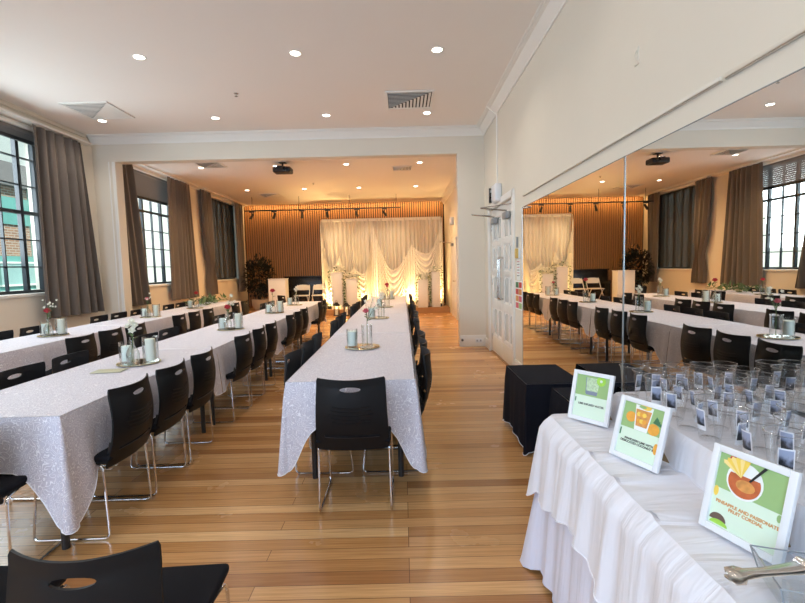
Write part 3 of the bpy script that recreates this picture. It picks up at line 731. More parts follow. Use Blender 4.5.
# uplights at the foot of the backdrop; middle pair added to brighten the drape
for k, (x, y) in enumerate(((-2.30, 14.02), (1.16, 14.02), (-1.15, 13.95), (0.22, 13.95))):
    r = thing('uplight', 'small warm glowing uplight on the stage %s of the backdrop' % ('at the window side foot', 'at the door side foot', 'added to light the left middle', 'added to light the right middle')[k], 'uplight', (x, y, 0.17), group='stage uplights')
    b = MB(); b.lathe([(0.05, 0), (0.06, 0.01), (0.06, 0.10), (0.05, 0.11)], M['blackmetal'], 16, close_bot=True); b.build('housing', r)
    b = MB(); b.lathe([(0.0005, 0.112), (0.05, 0.11)], M['uplens'], 16); b.build('lens', r)
    light('uplight_lamp', 'SPOT', (0, 0, 0.14), 380 if k < 2 else 75, (1.0, 0.66, 0.26), direction=((0.7, -0.7, 0.15, -0.1)[k], 0.25, 0.8), spot=3.0, blend=1.0, parent=r, soft=0.05)

# plinths with flowers
def leafblade(mb, p, d, up, l, w, m):
    d = d.normalized(); s = d.cross(up)
    if s.length < 1e-3: s = d.orthogonal()
    s.normalize(); nn = s.cross(d)
    mb.add([p, p+d*l*0.45+s*w*0.5+nn*0.1*l, p+d*l, p+d*l*0.45-s*w*0.5+nn*0.1*l, p+d*l*0.5-nn*0.05*l], [[0, 1, 4], [1, 2, 4], [2, 3, 4], [3, 0, 4]], m)
def rv(): return Vector((random.uniform(-1, 1), random.uniform(-1, 1), random.uniform(-1, 1)))
def blossom(mb, p, r, m, n=6):
    p = Vector(p)
    ax = (rv()*0.5+Vector((0, -0.8, 0.5))).normalized(); a = ax.orthogonal().normalized(); c = ax.cross(a)
    for L in range(2):
        for i in range(n):
            t = (i+L*0.5)*2*PI/n; d = (a*math.cos(t)+c*math.sin(t))*(1-0.35*L)+ax*(0.45+0.6*L)
            leafblade(mb, p, d, ax, r*1.1, r*0.9, m)
def plinth(x, y, w, h, label, gl, spread):
    r = thing('display_plinth', label, 'plinth', (x, y, 0.17), group='white flower plinths')
    b = MB(); b.box((0, 0, h/2), (w, w, h), M['whiteplinth'], 0.004); b.build('body', r)
    b = MB(); b.box((0, 0, h+0.01), (w+0.03, w+0.03, 0.02), M['whiteplinth'], 0.004); b.build('top', r)
    g = thing('flower_garland', gl, 'flowers', (x, y, 0.17+h+0.02), group='garlands on the plinths')
    lv = MB(); bl = MB(); st = MB()
    for i in range(26):
        p = Vector((random.uniform(-spread, spread), random.uniform(-0.14, 0.12), random.uniform(0.0, 0.16)))
        p.z *= 1-abs(p.x)/spread*0.4
        leafblade(lv, p, rv()+Vector((0, -0.3, 0.4)), Vector((0, 0, 1)), random.uniform(0.07, 0.13), 0.05, M['leaf'])
    for i in range(24):
        blossom(bl, (random.uniform(-spread, spread)*0.9, random.uniform(-0.18, 0.02), random.uniform(0.03, 0.16)), random.uniform(0.04, 0.06), M['whitepetal'])
    for s in (-1, 1):
        x0 = s*(w/2+0.035); L = h*random.uniform(0.75, 0.95)
        st.tube([(x0*0.8, -w/2-0.03, 0.03), (x0, -w/2-0.03, -0.05), (x0+0.01*s, -w/2-0.03, -L)], 0.004, M['leaf'], 5)
        for i in range(26):
            z = -L*i/26; p = Vector((x0+random.uniform(-.02, .02), -w/2-0.03, z))
            leafblade(lv, p, rv()+Vector((s*0.4, -0.4, -0.5)), Vector((0, -1, 0)), random.uniform(0.05, 0.08), 0.035, M['leaf'])
            if i % 3 == 2: blossom(bl, p+Vector((0, -0.02, 0)), 0.028, M['whitepetal'], 5)
    st.build('vine_stem', g); lv.build('leaves', g, smooth=0); bl.build('blossoms', g, smooth=0)
plinth(-2.01, 13.92, 0.34, 1.12, 'taller white plinth at the window side of the backdrop', 'white flowers and trailing vines on the taller window side plinth', 0.26)
plinth(-1.55, 13.88, 0.34, 0.92, 'shorter white plinth at the window side of the backdrop', 'white flowers and trailing vines on the shorter window side plinth', 0.22)
plinth(0.62, 13.92, 0.30, 0.84, 'shorter white plinth at the door side of the backdrop', 'white flowers and trailing vines on the shorter door side plinth', 0.2)
plinth(1.03, 13.95, 0.26, 1.06, 'taller white plinth at the door side of the backdrop', 'white flowers and trailing vines on the taller door side plinth', 0.2)
for k, (x, h) in enumerate(((-2.02, 0.30), (-1.72, 0.28))):
    r = thing('lantern', 'small glowing candle lantern on the floor before the %s window side plinth' % ('taller', 'shorter')[k], 'lantern', (x, 13.60, 0.0), group='floor lanterns')
    b = MB()
    for a in (-1, 1):
        for c in (-1, 1): b.tube([(a*0.07, c*0.07, 0.02), (a*0.07, c*0.07, h)], 0.008, M['blackmetal'], 6)
    b.box((0, 0, 0.012), (0.18, 0.18, 0.024), M['blackmetal'], 0.003); b.build('cage', r)
    b = MB(); b.lathe([(0.13, h), (0.05, h+0.08), (0.05, h+0.10), (0.0005, h+0.11)], M['blackmetal'], 4, close_bot=True); b.tube([(0.03*math.cos(t*PI/8), 0, h+0.11+0.05*math.sin(t*PI/8)) for t in range(9)], 0.005, M['blackmetal'], 5); b.build('roof', r)
    b = MB(); b.lathe([(0.045, 0.024), (0.045, 0.2)], M['cream'], 14, close_top=True); b.build('candle', r)
    b = MB(); b.lathe([(0.0005, 0.2), (0.012, 0.215), (0.0005, 0.25)], M['flame'], 8); b.build('flame', r)
    light('lantern_lamp', 'POINT', (0, 0, 0.30), 5, (1.0, 0.6, 0.2), parent=r, soft=0.03)
# white box lectern, folding chairs, piano, plant
r = thing('white_lectern', 'tall plain white box lectern beside the folding chairs', 'lectern', (-3.68, 13.35, 0.0), 0.0)
b = MB(); b.box((0, 0, 0.575), (0.50, 0.36, 1.15), M['whiteplinth'], 0.004); b.build('body', r)
b = MB(); b.box((0, 0, 1.16), (0.52, 0.38, 0.02), M['whiteplinth'], 0.004); b.build('top', r)
def folding_chair(x, label):
    r = thing('folding_chair', label, 'chair', (x, 14.05, 0.17), PI, group='white folding chairs')
    b = MB(); b.box((0, 0.02, 0.44), (0.40, 0.40, 0.025), M['foldwhite'], 0.01); b.build('seat', r)
    b = MB()
    b.grid(13, 5, lambda u, v: ((u-0.5)*0.40, -0.22-0.02*math.sin(PI*u), 0.60+0.17*v-0.045*abs(2*u-1)**4*v), M['foldwhite'])
    b.grid(13, 5, lambda u, v: ((u-0.5)*0.40, -0.235-0.02*math.sin(PI*u), 0.60+0.17*v-0.045*abs(2*u-1)**4*v), M['foldwhite']); b.build('backrest', r)
    for s in (-1, 1):
        b = MB(); b.tube([(s*0.21, 0.24, 0.012), (s*0.21, -0.10, 0.47), (s*0.205, -0.225, 0.70), (s*0.18, -0.23, 0.765)], 0.012, M['foldwhite']); b.build('leg', r)
        b = MB(); b.tube([(s*0.185, -0.24, 0.012), (s*0.185, 0.16, 0.44)], 0.012, M['foldwhite']); b.build('leg', r)
    b = MB(); b.tube([(-0.185, -0.17, 0.09), (0.185, -0.17, 0.09)], 0.009, M['foldwhite']); b.tube([(-0.21, 0.18, 0.10), (0.21, 0.18, 0.10)], 0.009, M['foldwhite']); b.build('crossbar', r)
folding_chair(-3.15, 'white folding chair next to the white box lectern'); folding_chair(-2.62, 'white folding chair nearer the draped backdrop')
r = thing('upright_piano', 'black upright piano on the stage behind the folding chairs', 'piano', (-3.2, 14.85, 0.17))
b = MB(); b.box((0, 0.05, 0.5), (1.25, 0.45, 1.0), M['blackgloss'], 0.01); b.build('case', r)
b = MB(); b.box((0, 0.02, 1.02), (1.29, 0.52, 0.035), M['blackgloss'], 0.008); b.build('lid', r)
b = MB(); b.box((0, -0.28, 0.62), (1.25, 0.24, 0.10), M['blackgloss'], 0.01)
for s in (-1, 1): b.box((s*0.58, -0.34, 0.30), (0.07, 0.08, 0.60), M['blackgloss'], 0.005)
b.build('keyboard_shelf', r)
r = thing('potted_plant', 'tall dark leafy plant in a pale pot in the far window corner', 'plant', (-4.55, 14.35, 0.17))
b = MB(); b.lathe([(0.0005, 0), (0.20, 0), (0.26, 0.16), (0.27, 0.34), (0.24, 0.34), (0.23, 0.30), (0.0005, 0.30)], M['pot'], 24); b.build('pot', r)
b = MB(); b.tube([(0, 0, 0.28), (0.03, 0.02, 0.7), (-0.02, 0, 1.2)], [0.03, 0.022, 0.015], M['bark']); b.build('stem', r)
b = MB()
for i in range(900):
    d = rv(); d.normalize(); rad = random.uniform(0.55, 1.0)
    p = Vector((d.x*0.46*rad, d.y*0.40*rad, 1.05+d.z*0.66*rad)); leafblade(b, p, rv()+d, Vector((0, 0, 1)), random.uniform(0.10, 0.17), 0.07, M['darkleaf'])
tag(b.build('leaves', r, smooth=0), kind=None)

# ------------------------------------------------------------------ tables
def table(name_label, x0, x1, y0, y1, zt, legs_in, group):
    r = thing('trestle_table', name_label, 'table', ((x0+x1)/2, (y0+y1)/2, 0), group=group)
    w, l = x1-x0, y1-y0
    b = MB(); b.box((0, 0, zt-0.02), (w-0.02, l-0.02, 0.03), M['tabletop'], 0.006); b.build('tabletop', r)
    for sy in (-1, 1):
        yy = sy*(l/2-legs_in)
        for sx in (-1, 1):
            b = MB(); b.tube([(sx*(w/2-0.10), yy, 0.0), (sx*(w/2-0.10), yy, zt-0.036)], 0.019, M['blackmetal'], 10); b.build('leg', r)
        b = MB(); b.tube([(-(w/2-0.10), yy, zt-0.06), (w/2-0.10, yy, zt-0.06)], 0.014, M['blackmetal']); b.build('leg_crossbar', r)
    return r

def cloth_sheet(x0, x1, y0, y1, z, near, far, side_drop, m, seed, lobes=(True, True), end_drop=None, tip=0.30, flare=1.0):
    """rectangular cloth: flat top and hanging skirts with deeper corner folds"""
    rnd = random.Random(seed); ph = [rnd.random()*6 for _ in range(6)]
    b = MB()
    nx, ny = 7, 15
    b.grid(nx, ny, lambda u, v: (x0+(x1-x0)*u, y0+(y1-y0)*v, z), m)
    end_drop = end_drop or side_drop
    # perimeter sample list: (x, y, nx, ny, drop, flare)
    def side_drop_at(d0, d1):
        # d0, d1 distance to the near / far end of this side
        d = side_drop
        if near: d += tip*math.exp(-(d0/0.17)**2)
        elif lobes[0]: d += 0.15*math.exp(-(d0/0.22)**4)
        if far: d += tip*0.6*math.exp(-(d1/0.15)**2)
        elif lobes[1]: d += 0.15*math.exp(-(d1/0.22)**4)
        return d
    seq = []
    L = y1-y0; n = 60
    def side(x, sx, rev):
        o = []
        for i in range(n+1):
            t = i/n; t = 0.5-0.5*math.cos(PI*t)
            y = y0+L*t; d = side_drop_at(L*t, L*(1-t)); o.append((x, y, sx, 0, d, flare*(0.02+0.05*max(0, d-side_drop))))
        return o[::-1] if rev else o
    def end(y, sy, rev):
        o = []; k = 28; Wd = x1-x0; tp = tip if sy < 0 else tip*0.6
        for i in range(k+1):
            t = 0.5-0.5*math.cos(PI*i/k)
            d = end_drop + (side_drop+tp-end_drop)*(math.exp(-(Wd*t/0.11)**2)+math.exp(-(Wd*(1-t)/0.11)**2))
            o.append((x0+Wd*t, y, 0, sy, d, flare*(0.02+0.05*max(0, d-end_drop))))
        return o[::-1] if rev else o
    def corner(a, c):
        o = []
        for i in range(1, 6):
            t = i/6*PI/2; nx_ = a[2]*math.cos(t)+c[2]*math.sin(t); ny_ = a[3]*math.cos(t)+c[3]*math.sin(t)
            o.append((a[0], a[1], nx_, ny_, a[4]+0.02*math.sin(2*t), a[5]+flare*0.035*math.sin(2*t)))
        return o
    runs = []
    if near and far:
        S = side(x1, 1, False); E = end(y1, 1, True); S2 = side(x0, -1, True); E2 = end(y0, -1, False)
        seq = S+corner(S[-1], E[0])+E+corner(E[-1], S2[0])+S2+corner(S2[-1], E2[0])+E2+corner(E2[-1], S[0]); runs = [(seq, True)]
    elif near:
        S2 = side(x0, -1, True); E2 = end(y0, -1, False); S = side(x1, 1, False)
        runs = [(S2+corner(S2[-1], E2[0])+E2+corner(E2[-1], S[0])+S, False)]
    elif far:
        S = side(x1, 1, False); E = end(y1, 1, True); S2 = side(x0, -1, True)
        runs = [(S+corner(S[-1], E[0])+E+corner(E[-1], S2[0])+S2, False)]
    else:
        runs = [(side(x1, 1, False), False), (side(x0, -1, True), False)]
    K = 11
    for seq, closed in runs:
        s = 0; vs = []; N = len(seq)
        for i, p in enumerate(seq):
            if i: s += math.hypot(p[0]-seq[i-1][0], p[1]-seq[i-1][1])+0.03*math.hypot(p[2]-seq[i-1][2], p[3]-seq[i-1][3])
            for k in range(K):
                t = k/(K-1)
                dd = p[4]*t
                wv = (math.sin(s*17+ph[0])+0.6*math.sin(s*41+ph[1]))*0.010*t
                off = 0.004+0.008*min(1, t*6)+p[5]*t+wv+0.006*t
                vs.append((p[0]+p[2]*off, p[1]+p[3]*off, z-dd if t > 0 else z))
        fs = []
        for i in range(N if closed else N-1):
            j = (i+1) % N
            for k in range(K-1): fs.append([i*K+k, j*K+k, j*K+k+1, i*K+k+1])
        b.add(vs, fs, m)
        # stitched hem
        hem = [Vector(vs[i*K+K-1]) for i in range(N)]
        b.tube(hem, 0.003, M['hem'], 5, closed=closed)
    return b
ZT = 0.74
def fill(t): return t

# chair -------------------------------------------------------------
def chair_back_mesh():
    b = MB(); m = M['blackplastic']
    us = [-1, -.9, -.75, -.6, -.45, -.30, -.28, -.24, -.17, -.09, 0, .09, .17, .24, .28, .30, .45, .6, .75, .9, 1]
    zs = [0.392, 0.41, 0.475, 0.492, 0.51, 0.54, 0.57, 0.60, 0.63, 0.66, 0.69, 0.72, 0.745, 0.758, 0.770, 0.785, 0.80, 0.812]
    def hole(i, j):
        z = (zs[j]+zs[j+1])/2; u = (us[i]+us[i+1])/2
        return (0.744 < z < 0.772 and abs(u) < 0.3) or (0.475 < z < 0.493 and abs(u) < 0.75)
    def P(u, z, o):
        h = (z-0.392)/0.42
        w = (0.212-0.018*h)
        if z > 0.80: w -= 0.006
        if h < 0.04: w -= 0.012
        # round the handle hole
        if 0.74 < z < 0.775 and abs(u) <= 0.301:
            c = 0.758; a = abs(u)/0.30
            lim = 0.0145*math.sqrt(max(0, 1-a*a))
            if z < c-0.005: z = c-lim
            elif z > c+0.005: z = c+lim
        y = -0.185-0.060*h-0.012*math.sin(PI*h)-0.02*math.sin(PI*min(1, h*1.1)) + 0.045*u*u*(0.6+0.6*h)
        if z >= 0.798: z += 0.006*(u*u)
        return Vector((u*w, y-o, z))
    nu, nz = len(us), len(zs)
    vs = [P(u, z, 0) for z in zs for u in us]+[P(u, z, 0.008) for z in zs for u in us]
    o = nu*nz; fs = []; cells = {(i, j) for i in range(nu-1) for j in range(nz-1) if not hole(i, j)}
    for (i, j) in cells:
        a, c, d, e = j*nu+i, j*nu+i+1, (j+1)*nu+i+1, (j+1)*nu+i
        fs.append([a, c, d, e]); fs.append([e+o, d+o, c+o, a+o])
        for (di, dj, p, q) in ((0, -1, a, c), (1, 0, c, d), (0, 1, d, e), (-1, 0, e, a)):
            if (i+di, j+dj) not in cells: fs.append([p, p+o, q+o, q])
    b.add(vs, fs, m)
    for k in range(5):
        z = 0.575+k*0.022; w = 0.62-0.05*abs(k-2)
        b.tube([P(-w+2*w*t/10, z-0.010*(1-abs(t/5-1)**2), 0.0095) for t in range(11)], 0.0042, m, 5)
    return b
def make_chair(label, loc, rz, group):
    r = thing('stacking_chair', label, 'chair', loc, rz, group)
    b = MB()
    def seat(u, v):
        return None
    b.box((0, 0.02, 0.4475), (0.43, 0.42, 0.035), M['seatpad'], 0.014, seg=3)
    b.build('seat', r, smooth=50)
    b = MB(); b.box((0, 0.015, 0.424), (0.41, 0.38, 0.014), M['blackplastic'], 0.005); b.build('seat_shell', r)
    chair_back_mesh().build('backrest', r, smooth=45)
    for s in (-1, 1):
        b = MB()
        b.tube(round_path([(s*0.19, 0.10, 0.412), (s*0.208, 0.20, 0.412), (s*0.210, 0.245, 0.0075), (s*0.210, -0.16, 0.0075), (s*0.205, -0.145, 0.412), (s*0.188, -0.06, 0.412)], 0.035), 0.0065, M['chrome'], 8)
        b.build('leg', r)
        b = MB(); b.tube(round_path([(s*0.175, -0.10, 0.424), (s*0.18, -0.155, 0.43), (s*0.165, -0.170, 0.52)], 0.02), 0.007, M['blackmetal'], 8); b.build('back_support', r)
    b = MB()
    for y in (0.10, -0.06): b.tube([(-0.19, y, 0.410), (0.19, y, 0.410)], 0.0065, M['chrome'], 8)
    b.build('crossbar', r)
    return r
proto = None
def chair(x, y, rz, label, group):
    global proto
    if proto is None:
        proto = make_chair(label, (x, y, 0), rz, group); return proto
    return dup(proto, (x, y, 0), rz, label, group)

jit = random.Random(3)
def row(x, ys, rz, label, group, jx=0.012, ja=0.03):
    for k, y in enumerate(ys):
        o = ORD[k]
        chair(x+jit.uniform(-jx, jx), y, rz+jit.uniform(-ja, ja), label % o, group)

chair(-0.305, 2.69, 0.0, 'black chair tucked at the near end of the centre table', 'chairs at table ends')
chair(-2.06, 2.14, 0.03, 'black chair tucked at the near end of the middle row table', 'chairs at table ends')

TC = [2.72, 4.69, 6.66, 8.63]; TCl = 1.97; CX0, CX1 = -0.73, 0.06
TM = [2.16, 4.01, 5.86, 7.71]; TMl = 1.85; MX0, MX1 = -2.46, -1.70
TW = [3.90, 6.00, 8.10]; TWl = 2.10; WX0, WX1 = -4.36, -3.64
def table_row(starts, L, x0, x1, nm, tuck):
    n = len(starts)
    for k, s in enumerate(starts):
        place = 'nearest' if k == 0 else ('farthest' if k == n-1 else ORD[k])
        table('black legged trestle table under white cloth, %s in the %s row' % (place, nm), x0, x1, s, s+L-0.004, ZT-0.004, tuck, 'trestle tables')
        near, far = k == 0, k == n-1
        c = cloth_sheet(x0, x1, s-(0.0), s+L-0.003, ZT+0.001+0.0025*(k % 2), near, far, 0.262, M['damask'], k+int(abs(x0)*10), tip=0.285)
        if k: c.tube([(x0, s+0.002, ZT+0.003), (x1, s+0.002, ZT+0.003)], 0.003, M['hem'], 5)
        o = c.build('tablecloth', smooth=60)
        tag(o, 'white scroll patterned cloth on the %s table of the %s row' % (place, nm), 'tablecloth', 'scroll patterned cloths')
        if k:  # the overlapping edge of the next cloth shows as a ridge
            pass
table_row(TC, TCl, CX0, CX1, 'centre', 0.27)
table_row(TM, TMl, MX0, MX1, 'middle', 0.10)
table_row(TW, TWl, WX0, WX1, 'window side', 0.15)

G = 'chairs along the tables'
cR = [TC[k]+d for k in range(4) for d in (0.53, 0.985, 1.44)]
row(-0.055, cR, PI/2, 'black chair on mirror side of centre table, %s from the near end', G)
cL = [TC[k]+d for k in range(4) for d in (0.53, 0.985, 1.44)]
row(-0.605, cL, -PI/2, 'black chair on window side of centre table, %s from the near end', G)
mR = [2.53, 2.99, 3.45, 4.36, 4.82, 5.28, 6.22, 6.68, 7.14, 8.45, 8.92]
row(-1.775, mR, PI/2, 'black chair on aisle side of middle table row, %s from the near end', G)
mL = [2.98, 3.45, 4.45, 4.9, 6.25, 6.75, 8.3, 8.8]
row(-2.38, mL, -PI/2, 'black chair on window side of middle table row, %s from the near end', G)
wR = [4.52, 5.0, 5.46, 6.55, 7.02, 7.5, 8.75, 9.25]
row(-3.47, wR, PI/2, 'black chair on aisle side of window table row, %s from the near end', G)
wL = [4.95, 5.42, 6.63, 7.1, 7.57, 8.6, 9.07, 9.5]
row(-4.30, wL, -PI/2, 'black chair between window wall and window tables, %s from the near end', G)
chair(-3.05, 10.6, 2.3, 'black chair standing alone beyond the far end of the middle row', 'loose chairs beyond the tables')

# foreground chairs, a slightly smaller pattern
for x, y, rz, lab in ((-0.79, 1.225, 0.06, 'black chair in the nearest row seen from behind, backrest handle uppermost'), (-1.345, 1.25, 0.0, 'black chair in the nearest row, only its seat showing at the picture edge')):
    chair(x, y, rz, lab, 'loose chairs nearest the viewpoint').scale = (0.90, 0.98, 0.955)

# ------------------------------------------------------------------ centrepieces
def cylinder_glass(r, h, m=None):
    b = MB(); b.lathe([(0.0005, 0.0), (r, 0.0), (r, h), (r-0.003, h), (r-0.003, 0.008), (0.0005, 0.008)], m or M['clearglass'], 20); return b
def centrepiece(k, x, y, where, style):
    z = ZT+0.0045
    sfx = 'on ' + where
    t = thing('round_tray', 'round mirrored tray under the candles %s' % sfx, 'tray', (x, y, z), group='centrepiece trays')
    b = MB(); b.lathe([(0.0005, 0.0), (0.138, 0.0), (0.145, 0.004), (0.145, 0.009), (0.138, 0.010), (0.0005, 0.008)], M['tray'], 40); b.build('plate', t)
    b = MB(); n = 56
    for i in range(n):
        a = i*2*PI/n; b.lathe([(0.0005, -0.005), (0.0045, 0), (0.0005, 0.005)], M['gold'], 6, c=(0.147*math.cos(a), 0.147*math.sin(a), 0.0075))
    b.build('beaded_rim', t)
    zt = z+0.0105
    pos = {'lantern': [(-0.095, 0.01, 0.052, 0.155, 0.036, 0.115, 'mint'), (0.085, 0.015, 0.056, 0.19, 0.036, 0.165, 'cream')],
           'bottle': [(-0.085, 0.0, 0.048, 0.150, 0.042, 0.125, 'mint'), (0.055, -0.03, 0.045, 0.195, 0.0, 0.0, 'mint')]}[style]
    for i, (dx, dy, r, h, cr, ch, cm) in enumerate(pos):
        if style == 'bottle' and i == 1: continue
        g = cylinder_glass(r, h).build('glass_cylinder'); g.location = (x+dx, y+dy, zt)
        tag(g, '%s clear glass candle cylinder %s' % (('shorter', 'taller')[i] if style == 'lantern' else 'single', sfx), 'candle holder', 'glass candle cylinders')
        c = thing('pillar_candle', '%s pillar candle in the %sglass %s' % (('mint green', 'creamy')[i], ('shorter ', 'taller ')[i] if style == 'lantern' else '', sfx), 'candle', (x+dx, y+dy, zt+0.009), group='pillar candles')
        b = MB(); b.lathe([(0.0005, 0), (cr, 0), (cr, ch-0.004), (cr-0.004, ch), (0.012, ch-0.004), (0.0005, ch-0.005)], M[cm], 18); b.build('wax', c)
        b = MB(); b.tube([(0, 0, ch-0.006), (0.001, 0, ch+0.010)], 0.0015, M['inkblack'], 5); b.build('wick', c)
    if style == 'lantern':
        vx, vy = x-0.01, y-0.055
        b = MB(); prof = [(0.0005, 0), (0.042, 0), (0.045, 0.01), (0.045, 0.075), (0.036, 0.10), (0.016, 0.135), (0.014, 0.19), (0.018, 0.195), (0.015, 0.195), (0.011, 0.19), (0.013, 0.136), (0.033, 0.10), (0.042, 0.075), (0.042, 0.012), (0.0005, 0.01)]
    else:
        vx, vy = x+0.045, y-0.03
        b = MB(); prof = [(0.0005, 0), (0.045, 0), (0.046, 0.01), (0.046, 0.18), (0.049, 0.19), (0.046, 0.19), (0.043, 0.18), (0.043, 0.012), (0.0005, 0.01)]
        l = MB(); l.lathe([(0.0005, 0.0), (0.062, 0.0), (0.064, 0.002), (0.0005, 0.002)], M['lace'], 16)
        tag(l.build('lace_coaster', loc=(vx, vy, zt-0.001)), 'cream lace coaster under the tall vase %s' % sfx, 'coaster', 'lace coasters')
    b.lathe(prof, M['clearglass'], 20); v = b.build('bud_vase', loc=(vx, vy, zt+0.0012)); tag(v, 'clear glass %s %s' % ('bottle vase' if style == 'lantern' else 'straight vase', sfx), 'vase', 'bud vases')
    return (vx, vy, zt+0.0135, x, y)
def flower(kind, vx, vy, z0, label, h=0.27):
    f = thing('table_flower', label, 'flower', (vx, vy, z0), group='table flowers')
    st = MB(); lf = MB(); bl = MB()
    tip = Vector((0.006, 0, h)); st.tube([(0, 0, 0), (0.003, 0.0, h*0.5), tip], 0.0028, M['leaf'], 6)
    for i in range(3): leafblade(lf, Vector((0.004, 0, h*(0.72+0.08*i))), Vector((math.cos(i*2.2), math.sin(i*2.2), 0.35)), Vector((0, 0, 1)), 0.05, 0.026, M['leaf'])
    def rose(p, r, m):
        bl.lathe([(0.0005, -r*0.6), (r*0.5, -r*0.3), (r*0.62, r*0.25), (r*0.35, r*0.7), (r*0.1, r*0.75)], m, 10, c=p)
        for L in range(3):
            for i in range(5):
                a = (i+L*0.5)*2*PI/5; rr = r*(0.45+0.22*L); d = Vector((math.cos(a), math.sin(a), 0)); s = Vector((-d.y, d.x, 0)); hh = r*(0.95-0.28*L)
                P = Vector(p); w = r*0.62
                bl.add([P+d*rr*0.5-Vector((0, 0, r*0.45)), P+d*rr+s*w, P+d*rr*1.18+s*w*0.5+Vector((0, 0, hh)), P+d*rr*1.18-s*w*0.5+Vector((0, 0, hh)), P+d*rr-s*w], [[0, 1, 2, 3, 4]], m)
    def spray(base, n, m):
        for i in range(n):
            p = Vector(base)+Vector((random.uniform(-.07, .07), random.uniform(-.05, .05), random.uniform(-.02, .09)))
            st.tube([(0.004, 0, h*0.7), (Vector((0.004, 0, h*0.7))+p)/2+Vector((0, 0, .02)), p], 0.0012, M['leaf'], 4)
            blossom(bl, p, random.uniform(0.012, 0.02), m, 5)
    if kind == 'red': rose(tip, 0.038, M['red'])
    if kind == 'redwhite': rose(tip, 0.036, M['red']); spray((0.05, 0, h+0.05), 10, M['whitepetal'])
    if kind == 'white':
        for p in ((0, 0, 0), (0.02, 0.01, 0.035), (-0.018, -0.01, 0.03), (0.004, 0.0, 0.065)): blossom(bl, tip+Vector(p), 0.030, M['whitepetal'], 6)
    if kind == 'pink': rose(tip+Vector((-0.01, 0, 0)), 0.026, M['pink']); spray((0.03, 0, h+0.03), 6, M['whitepetal'])
    if kind == 'pale': rose(tip, 0.03, M['pink']); spray((0.01, 0, h+0.01), 5, M['whitepetal'])
    st.build('stem', f); lf.build('leaves', f, smooth=0); bl.build('bloom', f, smooth=50)
cps = [
    (-0.36, 3.85, 'the nearest centre table', 'bottle', 'pink', 'pink rosebud with white sprigs in the vase on the nearest centre table', 0.29),
    (-0.34, 6.05, 'the second centre table', 'bottle', 'white', 'white blossom in the vase on the second centre table', 0.25),
    (-0.32, 7.75, 'the third centre table', 'bottle', 'red', 'deep red rose in the vase on the third centre table', 0.36),
    (-0.32, 9.6, 'the farthest centre table', 'lantern', 'pale', 'pale bloom in the vase on the farthest centre table', 0.25),
    (-2.03, 3.40, 'the nearest middle row table', 'lantern', 'white', 'white blossom in the bottle on the nearest middle row table', 0.235),
    (-2.03, 5.25, 'the second middle row table', 'lantern', 'redwhite', 'red rose with white sprays in the bottle on the second middle row table', 0.24),
    (-2.05, 7.15, 'the third middle row table', 'lantern', 'red', 'tall red rose in the bottle on the third middle row table', 0.33),
    (-2.08, 8.6, 'the farthest middle row table', 'bottle', 'white', 'white blossom in the vase on the farthest middle row table', 0.25),
    (-4.0, 5.10, 'the nearest window side table', 'lantern', 'redwhite', 'red rose with a white bloom in the bottle on the nearest window side table', 0.26),
    (-3.92, 6.95, 'the second window side table', 'lantern', 'pale', 'pale pink bloom in the bottle on the second window side table', 0.26),
    (-3.92, 8.45, 'the farthest window side table', 'bottle', 'red', 'dark red bloom in the vase on the farthest window side table', 0.26)]
for k, (x, y, w, st, fl, lb, h) in enumerate(cps):
    vx, vy, z0, _, _ = centrepiece(k, x, y, w, st); flower(fl, vx, vy, z0, lb, h)
b = MB(); b.box((0, 0, 0.002), (0.20, 0.12, 0.004), M['runner'], 0.001); tag(b.build('table_mat', loc=(-2.09, 3.14, ZT+0.0045), rot=(0, 0, 0.1)), 'small green gold mat on the nearest middle row table', 'table mat')
b = MB()
for i in range(95):
    p = Vector((random.uniform(-0.16, 0.16), random.uniform(-0.75, 0.55), random.uniform(0.012, 0.10)))
    leafblade(b, p, rv()+Vector((0, 0, 0.35)), Vector((0, 0, 1)), random.uniform(0.10, 0.17), 0.06, M['leaf'])
g = b.build('greenery_garland', smooth=0, loc=(-4.1, 9.55, ZT+0.005))
for v in g.data.vertices: v.co.z = max(v.co.z, 0.0)
tag(g, 'loose green leaf garland lying on the farthest window side table', 'greenery')

# ------------------------------------------------------------------ black draped low tables by the mirror
def low_table(x0, x1, y0, y1, zt, label, seed, lo):
    r = thing('low_table', label[0], 'table', ((x0+x1)/2, (y0+y1)/2, 0), group='low tables by the mirror')
    w, l = x1-x0, y1-y0
    b = MB(); b.box((0, 0, zt-0.02), (w, l, 0.03), M['tabletop'], 0.005); b.build('tabletop', r)
    for sx in (-1, 1):
        for sy in (-1, 1):
            b = MB(); b.tube([(sx*(w/2-0.05), sy*(l/2-0.05), 0), (sx*(w/2-0.05), sy*(l/2-0.05), zt-0.035)], 0.018, M['blackmetal']); b.build('leg', r)
    c = cloth_sheet(x0, x1, y0, y1, zt+0.002, True, True, lo, M['blackcloth'], seed, end_drop=lo, tip=0.05, flare=0.4)
    o = c.build('tablecloth', smooth=60); tag(o, label[1], 'tablecloth', 'black cloths by the mirror')
low_table(0.91, 1.34, 3.30, 3.95, 0.53, ('low table hidden under black cloth next to the doors', 'floor length black cloth over the low table next to the doors'), 31, 0.46)
low_table(1.06, 1.34, 2.45, 3.18, 0.535, ('low table hidden under black cloth beside the drinks table', 'floor length black cloth over the low table beside the drinks table'), 32, 0.46)

